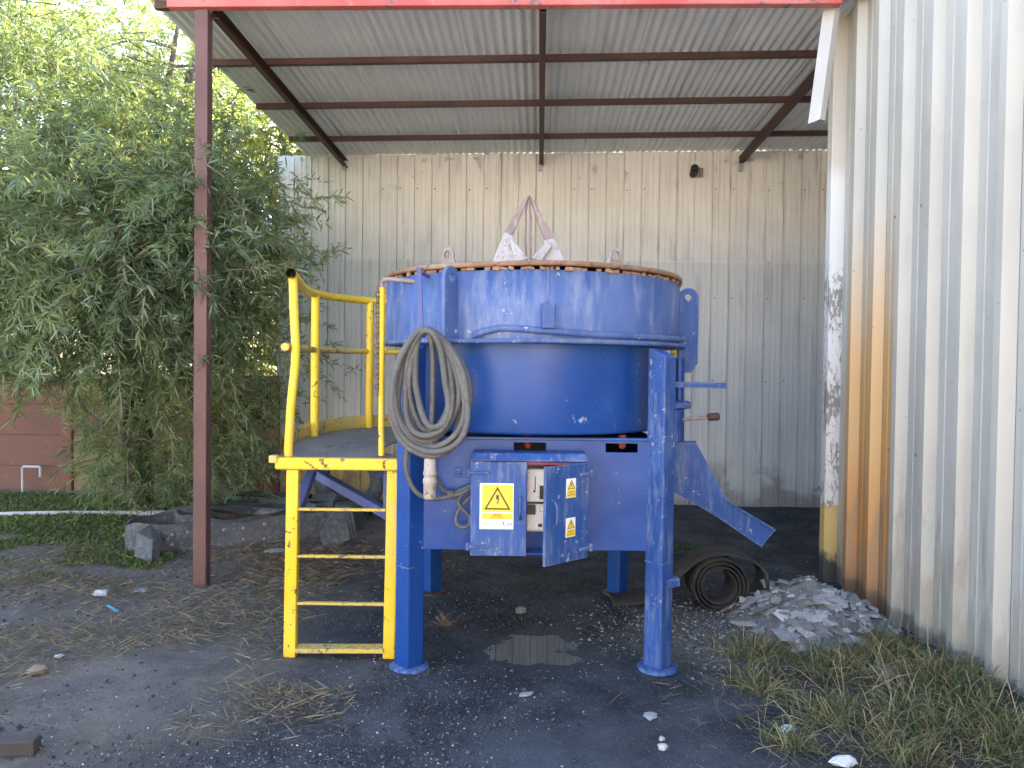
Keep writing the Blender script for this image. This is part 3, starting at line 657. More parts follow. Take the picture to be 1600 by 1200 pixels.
# open right-hand door; local frame: x from hinge to free edge, -y outwards
hx, fx_ = Vector((X1, YF-.012, 0)), Vector((.163, 3.655, 0)); dv = (fx_-hx); DW = dv.length; an = math.atan2(dv.y, dv.x)
DM = Matrix.Translation(hx) @ Matrix.Rotation(an-math.pi, 4, 'Z')   # local -x runs to the free edge, face towards -y
mb = MB(); mb.bb(-DW, 0, -.008, .008, Z0-.006, Z1-.002); ob('door', mb, MT['blue_worn'], cab, DM, .003)
def handle(M, x, z, h, sgn=1):
    mb = MB(); y = -.010
    mb.tube(smooth_path([(x, y, z+h/2), (x, y-.012, z+h/2-.004), (x+.020*sgn*.0, y-.035, z+h/2-.03), (x, y-.035, z-h/2+.03), (x, y-.012, z-h/2+.004), (x, y, z-h/2)], 4), .006, 8)
    ob('handle', mb, MT['blue_worn'], cab, M)
handle(T(0, YF-.012, 0), .050, .885, .115); handle(DM, -DW+.045, .89, .135)
def strap(M, x0, x1, z, kx):
    mb = MB(); mb.bb(x0, x1, -.020, -.009, z-.008, z+.008); mb.tube([(kx, -.012, z-.018), (kx, -.012, z+.018)], .011, 10); ob('hinge', mb, MT['blue_worn'], cab, M, .003)
for z in (1.065, .685):
    strap(T(0, YF-.012, 0), X0-.022, X0+.095, z, X0-.012); strap(DM, -.07, .030, z, .018)
def text_faces(s, size, font_scale=(1, 1)):
    cu = bpy.data.curves.new('t', 'FONT'); cu.body = s; cu.size = size; cu.align_x = 'CENTER'; cu.align_y = 'CENTER'; cu.resolution_u = 2
    o = bpy.data.objects.new('t', cu); COL.objects.link(o)
    bpy.context.view_layer.update()
    me = bpy.data.meshes.new_from_object(o.evaluated_get(bpy.context.evaluated_depsgraph_get()))
    vs = [(v.co.x*font_scale[0], 0, v.co.y*font_scale[1]) for v in me.vertices]; fs = [tuple(p.vertices) for p in me.polygons]
    bpy.data.objects.remove(o); bpy.data.curves.remove(cu); bpy.data.meshes.remove(me)
    return vs, fs
def rect(mb, x0, x1, z0, z1, y, mi): mb.add([(x0, y, z0), (x1, y, z0), (x1, y, z1), (x0, y, z1)], [(0, 1, 2, 3)], mi)
def warning_triangle(mb, cx, cz, w_, y, mi, inner=None):
    h_ = w_*.87; o_ = [(cx-w_/2, cz-h_/2), (cx+w_/2, cz-h_/2), (cx, cz+h_/2)]
    g = (cx, cz-h_/6); i_ = [(g[0]+(p[0]-g[0])*.80, g[1]+(p[1]-g[1])*.80) for p in o_]
    mb.add([(x, y, z) for x, z in o_+i_], [(0, 1, 4, 3), (1, 2, 5, 4), (2, 0, 3, 5)], mi)
    s_ = w_
    b1 = [(-.05, .14), (.07, .14), (.04, .04), (.065, .04), (.03, -.14), (.045, -.14), (.012, -.22), (-.03, -.14), (-.005, -.14), (.01, -.03), (-.05, -.03)]
    mb.add([(cx+a*s_, y, cz-.02*s_+b*s_) for a, b in b1], [tuple(range(len(b1)))], mi)
W_, H_ = .173, .235
mb = MB(); mb.bb(-W_/2, W_/2, -.0015, .0015, -H_/2, H_/2, mi=0)
rect(mb, -W_/2+.012, W_/2-.004, -.03, H_/2-.006, -.0025, 1); rect(mb, -W_/2+.012, W_/2-.004, -.066, -.035, -.0025, 1)
warning_triangle(mb, .004, .042, .135, -.0035, 2)
for s_, z, sz in (('RIESGO', -.0445, .014), ('ELÉCTRICO', -.0575, .012)):
    vs, fs = text_faces(s_, sz); mb.add([(x+.004, -.0035, zz_+z) for x, _, zz_ in vs], fs, 2)
vs, fs = text_faces('st', .034, (1.25, .9)); mb.add([(x+.066, -.0025, zz_-.089) for x, _, zz_ in vs], fs, 3)
mb.add([(x, -.0025, z) for x, z in ((.030, -.078), (.036, -.077), (.038, -.09), (.046, -.098), (.044, -.101), (.034, -.094))], [tuple(range(6))], 3)
sp_ = pt(776, 791, YF-.022)
ob('warning_sign', mb, [MT['sign_white'], MT['sign_yellow'], MT['sign_black'], MT['logo']], cab, T(sp_.x, YF-.0225, sp_.z), label='white and yellow electrical hazard sign with black triangle')
for z in (1.004, .807):
    mb = MB(); w2, h2 = .066, .096; mb.bb(-w2/2, w2/2, -.0015, .0015, -h2/2, h2/2)
    rect(mb, -w2/2+.003, w2/2-.003, -h2/2+.003, -.010, -.0025, 1)
    mb.add([(x, -.0025, zq) for x, zq in ((-.030, -.006), (.030, -.006), (0, .043))], [(0, 1, 2)], 1); warning_triangle(mb, 0, .018, .052, -.0035, 2)
    for s_, zq in (('RIESGO', -.019), ('ELÉCTRICO', -.034)):
        vs, fs = text_faces(s_, .011); mb.add([(x, -.0035, zz_+zq) for x, _, zz_ in vs], fs, 2)
    ob('hazard_sticker', mb, [MT['sign_white'], MT['sign_yellow'], MT['sign_black']], cab, DM @ T(-DW*.43, -.0105, z))

# ------------------------------------------------------------------ cable coil hung on the hook
cb = empty('cable_coil', T(-.42, 3.80, 1.15), 'coiled thick grey power cable with plug hanging on the mixer', 'cable')
loops = [(610, 731, 706, 0), (616, 725, 699, .03), (624, 716, 690, .06), (613, 729, 712, .055), (632, 708, 681, .02), (640, 700, 674, .05), (620, 733, 703, .085), (636, 720, 695, .09), (648, 697, 668, .00)]
for i, (ul, ur, vb, dy) in enumerate(loops):
    pts = []; um = (ul+ur)/2; top = 512+random.uniform(0, 7); N = 36
    hang = 659+random.uniform(-2, 3); wv = random.uniform(-9, 9)
    for k in range(N):
        a = 2*math.pi*k/N; s_, c_ = math.sin(a), math.cos(a)      # a=0 top
        um2 = um+wv*math.sin(a)*0+wv*max(0, -c_)*1.0
        vm = (top+vb)/2+10; v_ = vm-c_*((vm-top) if c_ > 0 else (vb-vm))
        u_ = um2+s_*(ur-ul)/2*(1-.10*c_)+2.2*math.sin(3*a+i*1.7)
        wgt = max(0, c_)**3; u_ = u_*(1-.8*wgt)+(hang+4+s_*30)*.8*wgt
        pts.append(pt(u_, v_, 3.735+dy*.75*(1-.3*max(0, c_))+.018*math.sin(a*2+i*1.3)))
    mb = MB(); mb.tube(pts, .0165, 9, closed=True); ob('cable_loop', mb, MT['cable'], cb)
mb = MB(); mb.tube(smooth_path([pt(664, 517, 3.76), pt(672, 528, 3.75), pt(676, 560, 3.78), pt(675, 640, 3.80), pt(672, 700, 3.79), pt(672, 716, 3.79)]), .0135, 9); ob('cable_tail', mb, MT['cable'], cb)
mb = MB(); mb.tube(smooth_path([pt(640, 690, 3.80), pt(635, 712, 3.82), pt(636, 740, 3.84), pt(648, 766, 3.85), pt(665, 777, 3.86), pt(685, 779, 3.88), pt(705, 775, 3.9), pt(722, 770, 3.92), pt(737, 762, 3.95)]), .0125, 9)
mb.tube(smooth_path([pt(682, 745, 3.9), pt(690, 762, 3.93), pt(702, 771, 3.94), pt(720, 766, 3.94), pt(739, 757, 3.95)]), .011, 9); ob('cable_lead', mb, MT['cable'], cb)
mb = MB(); mb.tube(smooth_path([pt(722, 772, 3.92), pt(716, 783, 3.91), pt(722, 795, 3.91), pt(733, 806, 3.91), pt(733, 820, 3.91), pt(722, 824, 3.91), pt(713, 817, 3.91), pt(714, 803, 3.92), pt(722, 790, 3.93), pt(733, 778, 3.94), pt(738, 774, 3.95)]), .010, 8)
mb.tube([pt(699, 773, 3.905), pt(709, 772, 3.905)], .022, 8); ob('tied_loop', mb, MT['cable'], cb)
pb_ = pt(672, 713, 3.79); 
mb = MB(); mb.lathe([(.0001, 0), (.018, 0), (.024, -.008), (.030, -.02), (.031, -.075), (.034, -.078), (.034, -.094), (.030, -.097), (.030, -.110), (.035, -.113), (.035, -.135), (.032, -.14), (.031, -.205), (.026, -.215), (.0001, -.215)], 22, M=T(pb_.x, pb_.y, pb_.z)); ob('plug', mb, MT['connector'], cb)

# ------------------------------------------------------------------ access platform with ladder and rail
pf = empty('access_platform', T(-.92, 4.15, 0), 'yellow access platform with ladder and curved handrail left of the mixer', 'platform')
DZ = 1.098
outer = smooth_path([(-1.28, 4.15, 0), (-1.34, 4.5, 0), (-1.42, 4.95, 0), (-1.44, 5.38, 0), (-1.36, 5.85, 0), (-1.18, 6.2, 0), (-.8, 6.42, 0), (-.3, 6.45, 0)], 4)
inner_ = [(-.3, 5.75, 0), (-.62, 5.35, 0), (-.78, 4.95, 0), (-.80, 4.5, 0), (-.60, 4.15, 0)]
poly = [Vector(p) for p in list(outer)+inner_]
mb = MB(); nn = len(poly); mb.add([(p.x, p.y, DZ-.006) for p in poly]+[(p.x, p.y, DZ) for p in poly], [tuple(range(nn))[::-1], tuple(range(nn, 2*nn))]+[(i, (i+1) % nn, nn+(i+1) % nn, nn+i) for i in range(nn)])
ob('deck', mb, MT['deck'], pf)
mb = MB(); mb.bb(-1.285, -.605, 4.09, 4.15, DZ-.066, DZ-.001); ob('deck_beam', mb, MT['yellow'], pf, I4, .012, 3)
mb = MB(); mb.bb(-1.315, -1.268, 4.08, 4.13, DZ-.03, DZ+.012); ob('corner_block', mb, MT['yellow_worn'], pf, I4, .008, 2)
mb = MB(); kb = [p for p in outer if p.y > 4.22]
vs = [(p.x, p.y, z) for z in (DZ+.001, DZ+.10) for p in kb]+[(p.x+.006, p.y-.004, z) for z in (DZ+.001, DZ+.10) for p in kb]; k = len(kb)
mb.add(vs, [(i, i+1, k+i+1, k+i) for i in range(k-1)]+[(2*k+i, 3*k+i, 3*k+i+1, 2*k+i+1) for i in range(k-1)]+[(k+i, k+i+1, 3*k+i+1, 3*k+i) for i in range(k-1)], 0, True); ob('kick_plate', mb, MT['yellow_worn'], pf)
P1 = smooth_path([(-1.232, 4.165, DZ), (-1.218, 4.165, DZ+.28), (-1.195, 4.165, DZ+.55), (-1.205, 4.165, DZ+.8), (-1.212, 4.165, 2.085)], 5)
mb = MB(); mb.tube(P1, .024, 14); ob('rail_post', mb, MT['yellow'], pf)
for x, y, zt in ((-1.405, 5.38, 2.12), (-1.165, 6.17, 2.14)):
    mb = MB(); mb.tube([(x, y, DZ), (x, y, zt)], .030, 14); ob('rail_post', mb, MT['yellow'], pf)
mb = MB(); mb.tube([pt(596, 712, 4.18), pt(596, 600, 4.18), pt(597, 449, 4.18)], .017, 12); ob('rail_post', mb, MT['yellow'], pf)
rp = smooth_path([(-1.205, 4.10, 2.10), (-1.26, 4.4, 2.10), (-1.36, 4.9, 2.105), (-1.405, 5.38, 2.11), (-1.33, 5.85, 2.125), (-1.165, 6.17, 2.135), (-.80, 6.38, 2.14), (-.3, 6.42, 2.14)], 6)
mb = MB(); mb.tube(rp, .029, 14, caps=False); ob('top_rail', mb, MT['yellow'], pf); mb = MB(); mb.tube([p for p in rp[:4]], .0235, 14, caps=False); mb.tube(rp[3:5], .0235, 14); ob('bore_shade', mb, MT['dark'], pf)  # dark liner paints the shade inside the open rail end
rp2 = [Vector((p.x-(.03 if i < 3 else 0), p.y, 1.70+.02*(p.y-4.1)/2)) for i, p in enumerate(rp)]
mb = MB(); mb.tube(rp2, .022, 12); ob('mid_rail', mb, MT['yellow_worn'], pf)
for y in (1.70, 2.0):
    mb = MB(); mb.tube([pt(590, 463 if y > 1.9 else 546, 4.2), pt(604, 463 if y > 1.9 else 546, 4.2)], .016, 10); ob('rail_stub', mb, MT['yellow'], pf)
mb = MB(); mb.tube(smooth_path([pt(597, 449, 4.18), pt(598, 440, 4.17), pt(606, 436, 4.14), pt(628, 438, 4.12), pt(650, 440, 4.08)], 4), .012, 10); ob('grab_bar', mb, MT['bare'], pf)
mb = MB(); mb.tube([(1.20, 5.6, 1.30), (1.20, 5.6, 2.07)], .028, 12); mb.bar((1.20, 5.6, 1.33), (.72, 5.22, 1.33), .04, .05); ob('rail_post', mb, MT['yellow'], pf)
mb = MB(); mb.tube([(1.20, 5.6, 2.05), (.8, 6.1, 2.1), (.2, 6.4, 2.14), (-.3, 6.42, 2.14)], .026, 12); ob('top_rail', mb, MT['yellow'], pf)
for xt, xb in ((-1.190, -1.199), (-.642, -.655)):
    mb = MB(); mb.bar((xt, 4.125, DZ-.068), (xb, 4.115, .002), .052, .066, (1, 0, 0)); mb.v = mb.v
    ob('ladder_rail', mb, MT['yellow'], pf, I4, .006, 2)
for z, hh in ((.814, .015), (.556, .015), (.297, .015), (.045, .024)):
    mb = MB(); dz_ = random.uniform(-.006, .006); mb.bar((-1.166, 4.118, z), (-.680, 4.118, z+dz_+.004), .03 if z > .1 else .09, hh); ob('rung', mb, MT['yellow_worn'], pf, I4, .004)
mb = MB(); mb.bar(pt(492, 738, 4.75), pt(632, 818, 4.12), .055, .055); ob('brace', mb, MT['blue_grey'], pf, I4, .004)
mb = MB(); mb.bar(pt(488, 735, 4.5), pt(464, 800, 4.17), .05, .05, (0, 1, 0)); ob('brace', mb, MT['blue_grey'], pf, I4, .004)
mb = MB(); mb.bar(pt(606, 735, 4.3), pt(606, 800, 4.25), .045, .05, (0, 1, 0)); ob('brace', mb, MT['blue_grey'], pf, I4, .004)
mb = MB(); a = pt(575, 737, 4.9); mb.add([a, a+Vector((.33, -.1, 0)), a+Vector((.33, -.1, -.12)), a+Vector((0, .008, 0)), a+Vector((.33, -.092, 0)), a+Vector((.33, -.092, -.12))], [(0, 1, 2), (5, 4, 3), (0, 3, 4, 1), (1, 4, 5, 2), (2, 5, 3, 0)]); ob('gusset', mb, MT['blue'], pf)
# chain hanging on the front rail post
mb = MB(); c0 = pt(590, 452, 4.165); c1 = pt(589, 612, 4.165); nl = 21
for i in range(nl):
    c_ = c0.lerp(c1, i/(nl-1)); ang_ = R(25 if i % 2 else 115)
    e1 = Vector((math.cos(ang_), math.sin(ang_), 0)); pts = []
    for k in range(10):
        a = 2*math.pi*k/10; pts.append(c_+e1*.0115*math.cos(a)+Vector((0, 0, 1))*(.0205*math.sin(a)))
    mb.tube(pts, .0048, 6, closed=True)
ob('safety_chain', mb, MT['chain'], label='short rusty chain hanging down beside the yellow rail post', cat='chain')

# ------------------------------------------------------------------ old conveyor belts
def belt(path, z0, z1, t, name, mat, parent=None, zf=None, M=I4, **kw):
    """strip standing on edge along a path in plan: path = [(x,y)]"""
    mb = MB(); p = [Vector((a[0], a[1], 0)) for a in path]; k = len(p); L = []; Rr = []
    for i in range(k):
        d = (p[min(i+1, k-1)]-p[max(i-1, 0)]).normalized(); nrm = Vector((-d.y, d.x, 0)); L.append(p[i]+nrm*t/2); Rr.append(p[i]-nrm*t/2)
    def zz(i, top):
        z = z1 if top else z0
        return z+(zf(i/(k-1), top) if zf else 0)
    nl = 3; rows = []
    for side in (L, Rr):
        for j in range(nl+1):
            f_ = j/nl; rows.append([Vector((q_.x, q_.y, zz(i, False)*(1-f_)+zz(i, True)*f_)) for i, q_ in enumerate(side)])
    vs = [q_ for r_ in rows for q_ in r_]; fs = []
    for s_ in (0, nl+1):
        for j in range(nl):
            for i in range(k-1): fs.append(((s_+j)*k+i, (s_+j)*k+i+1, (s_+j+1)*k+i+1, (s_+j+1)*k+i))
    for a_, b_ in ((nl, 2*nl+1), (0, nl+1)):
        for i in range(k-1): fs.append((a_*k+i, a_*k+i+1, b_*k+i+1, b_*k+i))
    for e in (0, k-1):
        for j in range(nl): fs.append((j*k+e, (j+1)*k+e, (nl+1+j+1)*k+e, (nl+1+j)*k+e))
    mb.add(vs, fs, 0, False)
    me = mb.mesh(name, [mat])
    for pl in me.polygons: pl.use_smooth = False
    return ob(name, me, None, parent, M, **kw) if parent is not None or kw else me
sp2 = lambda pts, k=8: [(p.x, p.y) for p in smooth_path([(a, b, 0) for a, b in pts], k)]
G2 = lambda u, v, z=0: (gp(u, v, z).x, gp(u, v, z).y)
bl = empty('belt_heap', T(-2.4, 6.6, 0), 'heap of old rubber belt strips bent on edge behind the brown post', 'belt')
belt(sp2([(-1.45, 7.35), (-1.7, 7.02), (-2.2, 6.72), (-2.6, 6.52), (-3.0, 6.30), (-3.22, 6.32), (-3.30, 6.62), (-3.1, 6.95), (-2.6, 7.25), (-2.1, 7.45)]), -.01, .235, .016, 'belt_strip', MT['rubber_grey'], bl, lambda s, t_: (.018*math.sin(s*17)+.012*math.sin(s*41)+.02*s if t_ else 0))
belt(sp2([(-1.5, 7.3), (-2.1, 6.98), (-2.65, 6.76), (-2.98, 6.72), (-2.9, 6.95), (-2.4, 7.15), (-1.9, 7.4)]), -.01, .245, .016, 'belt_strip', MT['rubber_grey'], bl, lambda s, t_: .035*math.sin(s*13+1)+.015*math.sin(s*37) if t_ else 0)
belt(sp2([(-1.6, 7.5), (-2.05, 7.16), (-2.5, 6.95), (-2.78, 6.92), (-2.65, 7.12), (-2.2, 7.28), (-1.75, 7.5)]), 0, .26, .016, 'belt_strip', MT['rubber'], bl, lambda s, t_: .03*math.sin(s*9+2) if t_ else 0)
# crumpled pale end flap at the front and slack strips lying over the top
def sheet_patch(name, grid, mat, t=.012):
    nu, nv = len(grid[0]), len(grid); vs = [Vector(p) for r_ in grid for p in r_]; fs = [(j*nu+i, j*nu+i+1, (j+1)*nu+i+1, (j+1)*nu+i) for j in range(nv-1) for i in range(nu-1)]
    mb = MB(); mb.add(vs, fs); me = mb.mesh(name, [mat]); return me
fl_ = [[pt(234, 822, 6.25), pt(214, 834, 6.1), pt(212, 870, 6.02)], [pt(250, 838, 6.15), pt(238, 846, 6.02), pt(236, 878, 5.98)], [pt(256, 845, 6.3), pt(253, 852, 6.12), pt(240, 881, 6.02)]]
o = ob('end_flap', sheet_patch('end_flap', fl_, MT['rubber_grey']), None, bl); md_ = o.modifiers.new('s', 'SOLIDIFY'); md_.thickness = .014
for gi, (uvs, Ys, mt) in enumerate((([(325, 800), (345, 783), (400, 790), (452, 783)], (7.05, 7.4), 'rubber'), ([(345, 813), (372, 797), (420, 800), (455, 800)], (6.78, 7.0), 'rubber_grey'), ([(395, 790), (430, 780), (470, 785), (520, 788)], (7.2, 7.7), 'rubber_grey'), ([(470, 806), (490, 796), (505, 800), (520, 808)], (7.0, 7.3), 'rubber_grey'), ([(300, 812), (330, 800), (360, 808), (395, 800)], (6.72, 6.9), 'rubber'), ([(360, 786), (400, 780), (440, 788), (490, 784)], (7.4, 7.6), 'rubber'))):
    g = []
    for j in range(4):
        row = []
        for i in range(4):
            u_, v_ = uvs[i]; p = pt(u_, v_+8, Ys[0]); row.append(Vector((p.x-.02*j, Ys[0]+(Ys[1]-Ys[0])*j/3, .262+.05*math.sin(i*2.1+j*1.9+gi*1.3)+.008*gi)))
        g.append(row)
    o = ob('slack_strip', sheet_patch('slack_strip', g, MT[mt]), None, bl); md_ = o.modifiers.new('s', 'SOLIDIFY'); md_.thickness = .012
    md2 = o.modifiers.new('b', 'SUBSURF'); md2.levels = md2.render_levels = 2
bst = MB().lathe([(.0001, -.004), (.010, -.003), (.014, 0)], 10).mesh('belt_bolt', [MT['bare']])
fb = sp2([(-1.45, 7.35), (-1.7, 7.02), (-2.2, 6.72), (-2.6, 6.52), (-3.0, 6.30), (-3.22, 6.32)])
for i in (13, 16, 19, 22, 25, 27, 29, 31):
    a_, b_ = Vector((*fb[i], 0)), Vector((*fb[i+1], 0)); d = (b_-a_).normalized(); nn_ = Vector((-d.y, d.x, 0))
    if nn_.y > 0: nn_ = -nn_
    for z in (.055, .165):
        if random.random() < .85: inst('belt_bolt', bst, bl, Matrix.Translation(a_+nn_*.0085+Vector((0, 0, z+random.uniform(-.02, .02)))) @ nn_.to_track_quat('-Z', 'Y').to_matrix().to_4x4())
# bent dark offcut and loop leaning under the platform
bo = empty('belt_offcut', T(-1.5, 6.6, 0), 'stack of short grey belt offcuts leaning behind the ladder', 'belt')
for k in range(3):
    Mo = T(-1.50+.02*k, 6.62+.05*k, .012) @ Matrix.Rotation(R(28), 4, 'Z') @ Matrix.Rotation(R(-24+5*k), 4, 'X') @ Matrix.Rotation(R(-16), 4, 'Y')
    mb = MB(); mb.prism([(-.13+.03*k, 0), (.11, .02), (.15, .20+.05*k), (.02, .26+.05*k), (-.13+.03*k, .17+.05*k)], .016); ob('offcut', mb, MT['rubber_grey'], bo, Mo, .003)
tc = BR @ Vector((-2.08, 8.25, .36))
tm = Matrix.Translation(tc) @ Matrix.Rotation(R(25), 4, 'Z') @ Matrix.Rotation(R(70), 4, 'X')
mb = MB(); mb.lathe([(.24, -.09), (.33, -.10), (.385, -.07), (.395, 0), (.385, .07), (.33, .10), (.24, .09), (.25, .06), (.34, .05), (.34, -.05), (.25, -.06), (.24, -.09)], 40); ob('old_tyre', mb, MT['rubber_grey'], None, tm, label='old grey tyre leaning on the wall beneath the platform', cat='tyre')
# rolled belt at the right
rb = empty('belt_roll', T(1.4, 5.1, 0), 'dark rolled-up conveyor belt lying beside the rubble', 'belt')
pts = []
cx, cz = 1.40, .165
for k in range(0, 100):
    a = 2*math.pi*3.4*k/99; r = .105+.026*a/(2*math.pi)
    pts.append((cx+r*math.sin(a+.6), cz+r*math.cos(a+.6)))
end = pts[-1]
sweep = [(1.45, .015), (1.60, .03), (1.71, .11), (1.73, .20), (1.69, .28), (1.60, .335), (1.44, .37), (1.28, .33), (1.14, .22), (1.02, .10), (.90, .04), (.70, .02)]
def ribbon(path, y0, y1, t, name, par, skew=0):
    mb = MB(); p = [Vector((a, 0, b)) for a, b in path]; k = len(p); vs = []
    for i in range(k):
        d = (p[min(i+1, k-1)]-p[max(i-1, 0)]).normalized(); nn_ = Vector((-d.z, 0, d.x))
        for y in (y0, y1):
            for s_ in (1, -1): q_ = p[i]+nn_*s_*t/2; vs.append((q_.x+skew*(y-y0), y, q_.z))
    fs = []
    for i in range(k-1):
        a, b = i*4, (i+1)*4; fs += [(a, b, b+2, a+2), (a+1, a+3, b+3, b+1), (a, a+1, b+1, b), (a+2, b+2, b+3, a+3)]
    fs += [(0, 2, 3, 1), (4*k-4, 4*k-3, 4*k-1, 4*k-2)]
    mb.add(vs, fs, 0, True); ob(name, mb, MT['rubber'], par)
ribbon(pts, 4.98, 5.24, .013, 'coiled_layer', rb)
ribbon([(p.x, p.z) for p in smooth_path([(a, 0, b) for a, b in sweep], 6)], 5.02, 5.27, .014, 'outer_layer', rb)

# ------------------------------------------------------------------ rubble
def chunk(seed, flat_=.35, n=13):
    r_ = random.Random(seed); bm = bmesh.new(); pts = [Vector((r_.uniform(-1, 1), r_.uniform(-1, 1), r_.uniform(-flat_, flat_))) for _ in range(n)]
    if n > 20: pts = [Vector((p.x, p.y, p.z/flat_)).normalized()*r_.choice((.62, .8, .95, 1.0)) for p in pts]; pts = [Vector((p.x, p.y, p.z*flat_)) for p in pts]
    for p in pts: bm.verts.new(p)
    res = bmesh.ops.convex_hull(bm, input=bm.verts)
    bmesh.ops.delete(bm, geom=[v for v in bm.verts if not v.link_faces], context='VERTS')
    bmesh.ops.recalc_face_normals(bm, faces=bm.faces)
    return bm
def chunk_me(seed, flat_, mat, name='stone', n=13):
    bm = chunk(seed, flat_, n); me = bpy.data.meshes.new(name); bm.to_mesh(me); bm.free(); me.materials.append(mat); return me
slabs = [chunk_me(s_, f_, MT[m_]) for s_, f_, m_ in ((1, .14, 'stone'), (2, .2, 'stone'), (3, .55, 'stone'), (4, .5, 'stone'), (5, .14, 'stone'), (6, .45, 'stone_white'), (7, .2, 'stone'), (8, .6, 'stone'))]
hp = empty('rubble_heap', T(1.95, 4.75, 0), 'heap of broken grey concrete and plaster rubble at the right wall', 'rubble')
HC = Vector((1.93, 4.80))
def hz(x, y):
    dx, dy = (x-HC.x)/.55, (y-HC.y)/.56; d = math.sqrt(dx*dx+dy*dy); h_ = max(0, 1-d)
    return gz(x, y)-.012+.28*(h_**.95)*(1+.25*mnoise.noise(Vector((x*5, y*5, 2))))+.03*h_*mnoise.noise(Vector((x*17, y*17, 5)))
g_ = np.linspace(-.66, .66, 48); vs = [(HC.x+a, HC.y+b, hz(HC.x+a, HC.y+b)-(.02 if a*a/.64+b*b/.62 > .62 else 0)) for b in g_ for a in g_]
mb = MB(); mb.add(vs, [(j*48+i, j*48+i+1, (j+1)*48+i+1, (j+1)*48+i) for j in range(47) for i in range(47) if math.hypot((g_[i]+.014)/.62, (g_[j]+.014)/.60) < 1.02], 0, False)
ob('mortar_dust', mb, MT['dust'], hp)
for i in range(285):
    a = random.uniform(0, 2*math.pi); r = math.sqrt(random.random())*(1.0 if random.random() < .8 else 1.15); x, y = HC.x+.50*r*math.cos(a), HC.y+.52*r*math.sin(a)
    if x > 2.34: continue
    s_ = random.choice((.018, .025, .032, .045, .06, .085 if i < 110 else .022, .014, .012)); k = random.choice(range(8)) if s_ < .05 else random.choice((0, 1, 4, 6, 3))
    tl = (x-HC.x)*.7
    inst('stone', slabs[k], hp, T(x, y, hz(x, y)+s_*.30+.004) @ Matrix.Rotation(tl+random.uniform(-.35, .35), 4, 'Y') @ Matrix.Rotation(-(y-HC.y)*.7+random.uniform(-.35, .35), 4, 'X') @ Matrix.Rotation(random.uniform(0, 6.3), 4, 'Z') @ Matrix.Diagonal((s_, s_*random.uniform(.7, 1.1), s_*random.uniform(.7, 1.1), 1)))
for u, v, s_, k in ((1200, 925, .085, 3), (1290, 935, .09, 0), (1270, 965, .10, 4), (1255, 990, .10, 6), (1225, 965, .07, 5), (1300, 945, .10, 1), (1320, 930, .06, 2), (1320, 1000, .075, 4), (1352, 975, .06, 5), (1240, 1000, .06, 5)):
    if True:
        # walk the sight line onto the heap
        d = ray(u, v); p = Vector((0, 0, H))
        while p.z > hz(p.x, p.y) and p.y < 6: p = p+d*.01
        inst('stone', slabs[k], hp, T(p.x, p.y, p.z+s_*.15) @ Matrix.Rotation(R(28)+random.uniform(-.2, .2), 4, 'X') @ Matrix.Rotation(random.uniform(-.3, .3), 4, 'Y') @ Matrix.Rotation(random.uniform(0, 6), 4, 'Z') @ Matrix.Diagonal((s_, s_*.75, s_*.8, 1)))

def place(name, u, v, size, seed, flat_, mat, label, cat, rot=0, up=.4):
    p = gp(u, v, 0); z = gz(p.x, p.y); p = gp(u, v, z)
    me = chunk_me(seed, flat_, MT[mat], name, 34)
    inst(name, me, None, T(p.x, p.y, z+size[2]*up) @ Matrix.Rotation(R(rot), 4, 'Z') @ Matrix.Diagonal((size[0], size[1], size[2], 1)), label=label, cat=cat)
place('flat_slab', 1390, 1052, (.13, .09, .10), 21, .16, 'stone', 'flat pale grey slab lying in the grass by the right wall', 'stone', 20, .15)
place('paper_scrap', 1230, 1144, (.045, .03, .05), 22, .35, 'paper', 'small crumpled white scrap on the grass in the right foreground', 'litter', 30, .3)
place('plaster_piece', 1318, 1196, (.07, .045, .06), 23, .3, 'paper', 'flat white piece at the bottom edge of the right foreground', 'litter', 10, .3)
place('stone', 158, 932, (.06, .05, .05), 24, .6, 'stone_white', 'pale rounded stone left of the brown post foot', 'stone', 0)
place('stone', 222, 926, (.07, .05, .04), 25, .4, 'stone', 'flat grey stone just left of the brown post foot', 'stone', 50)
place('broken_brick', 57, 1053, (.055, .045, .05), 26, .5, 'stone_brown', 'pinkish broken brick on the soil in the left foreground', 'brick', 35)
place('stone', 93, 1029, (.03, .025, .03), 27, .5, 'stone_white', 'small white stone behind the pinkish broken brick', 'stone', 35)
place('stone', 815, 957, (.05, .04, .045), 28, .6, 'stone', 'grey stone on black ash beneath the mixer cabinet', 'stone', 10)
place('flat_stone', 1016, 1122, (.05, .035, .03), 29, .3, 'stone', 'flat grey stone in front of the right front mixer leg', 'stone', 70)
place('stone', 1035, 1171, (.028, .022, .025), 30, .6, 'stone_white', 'white pebble in the foreground below the right front leg', 'stone', 0)
place('stone', 1034, 1157, (.018, .015, .02), 31, .6, 'stone_white', 'smallest white pebble in the foreground below the right front leg', 'stone', 40)
place('stone', 820, 1087, (.05, .03, .025), 32, .3, 'stone', 'flat dark-grey stone between puddle and camera', 'stone', 20)
place('concrete_offcut', 434, 866, (.12, .05, .06), 33, .5, 'stone', 'pale concrete offcut lying left of the ladder', 'concrete', 0)
a, b = gp(168, 946, .015), gp(184, 955, .015)
mb = MB(); mb.bar(a, b, .018, .012); ob('plastic_strip', mb, MT['pipe_blue'], bevel=.003, label='short teal plastic strip on the ground left of the brown post', cat='litter')
mb = MB(); mb.bar((-2.6, 2.98, .03), (-1.93, 3.07, .03), .07, .065); ob('timber_block', mb, MT['timber'], bevel=.008, seg=2, label='dark timber baulk cut off by the bottom left corner', cat='timber')
mb = MB(); p0, p1 = gp(-60, 806, .06), gp(262, 802, .06)
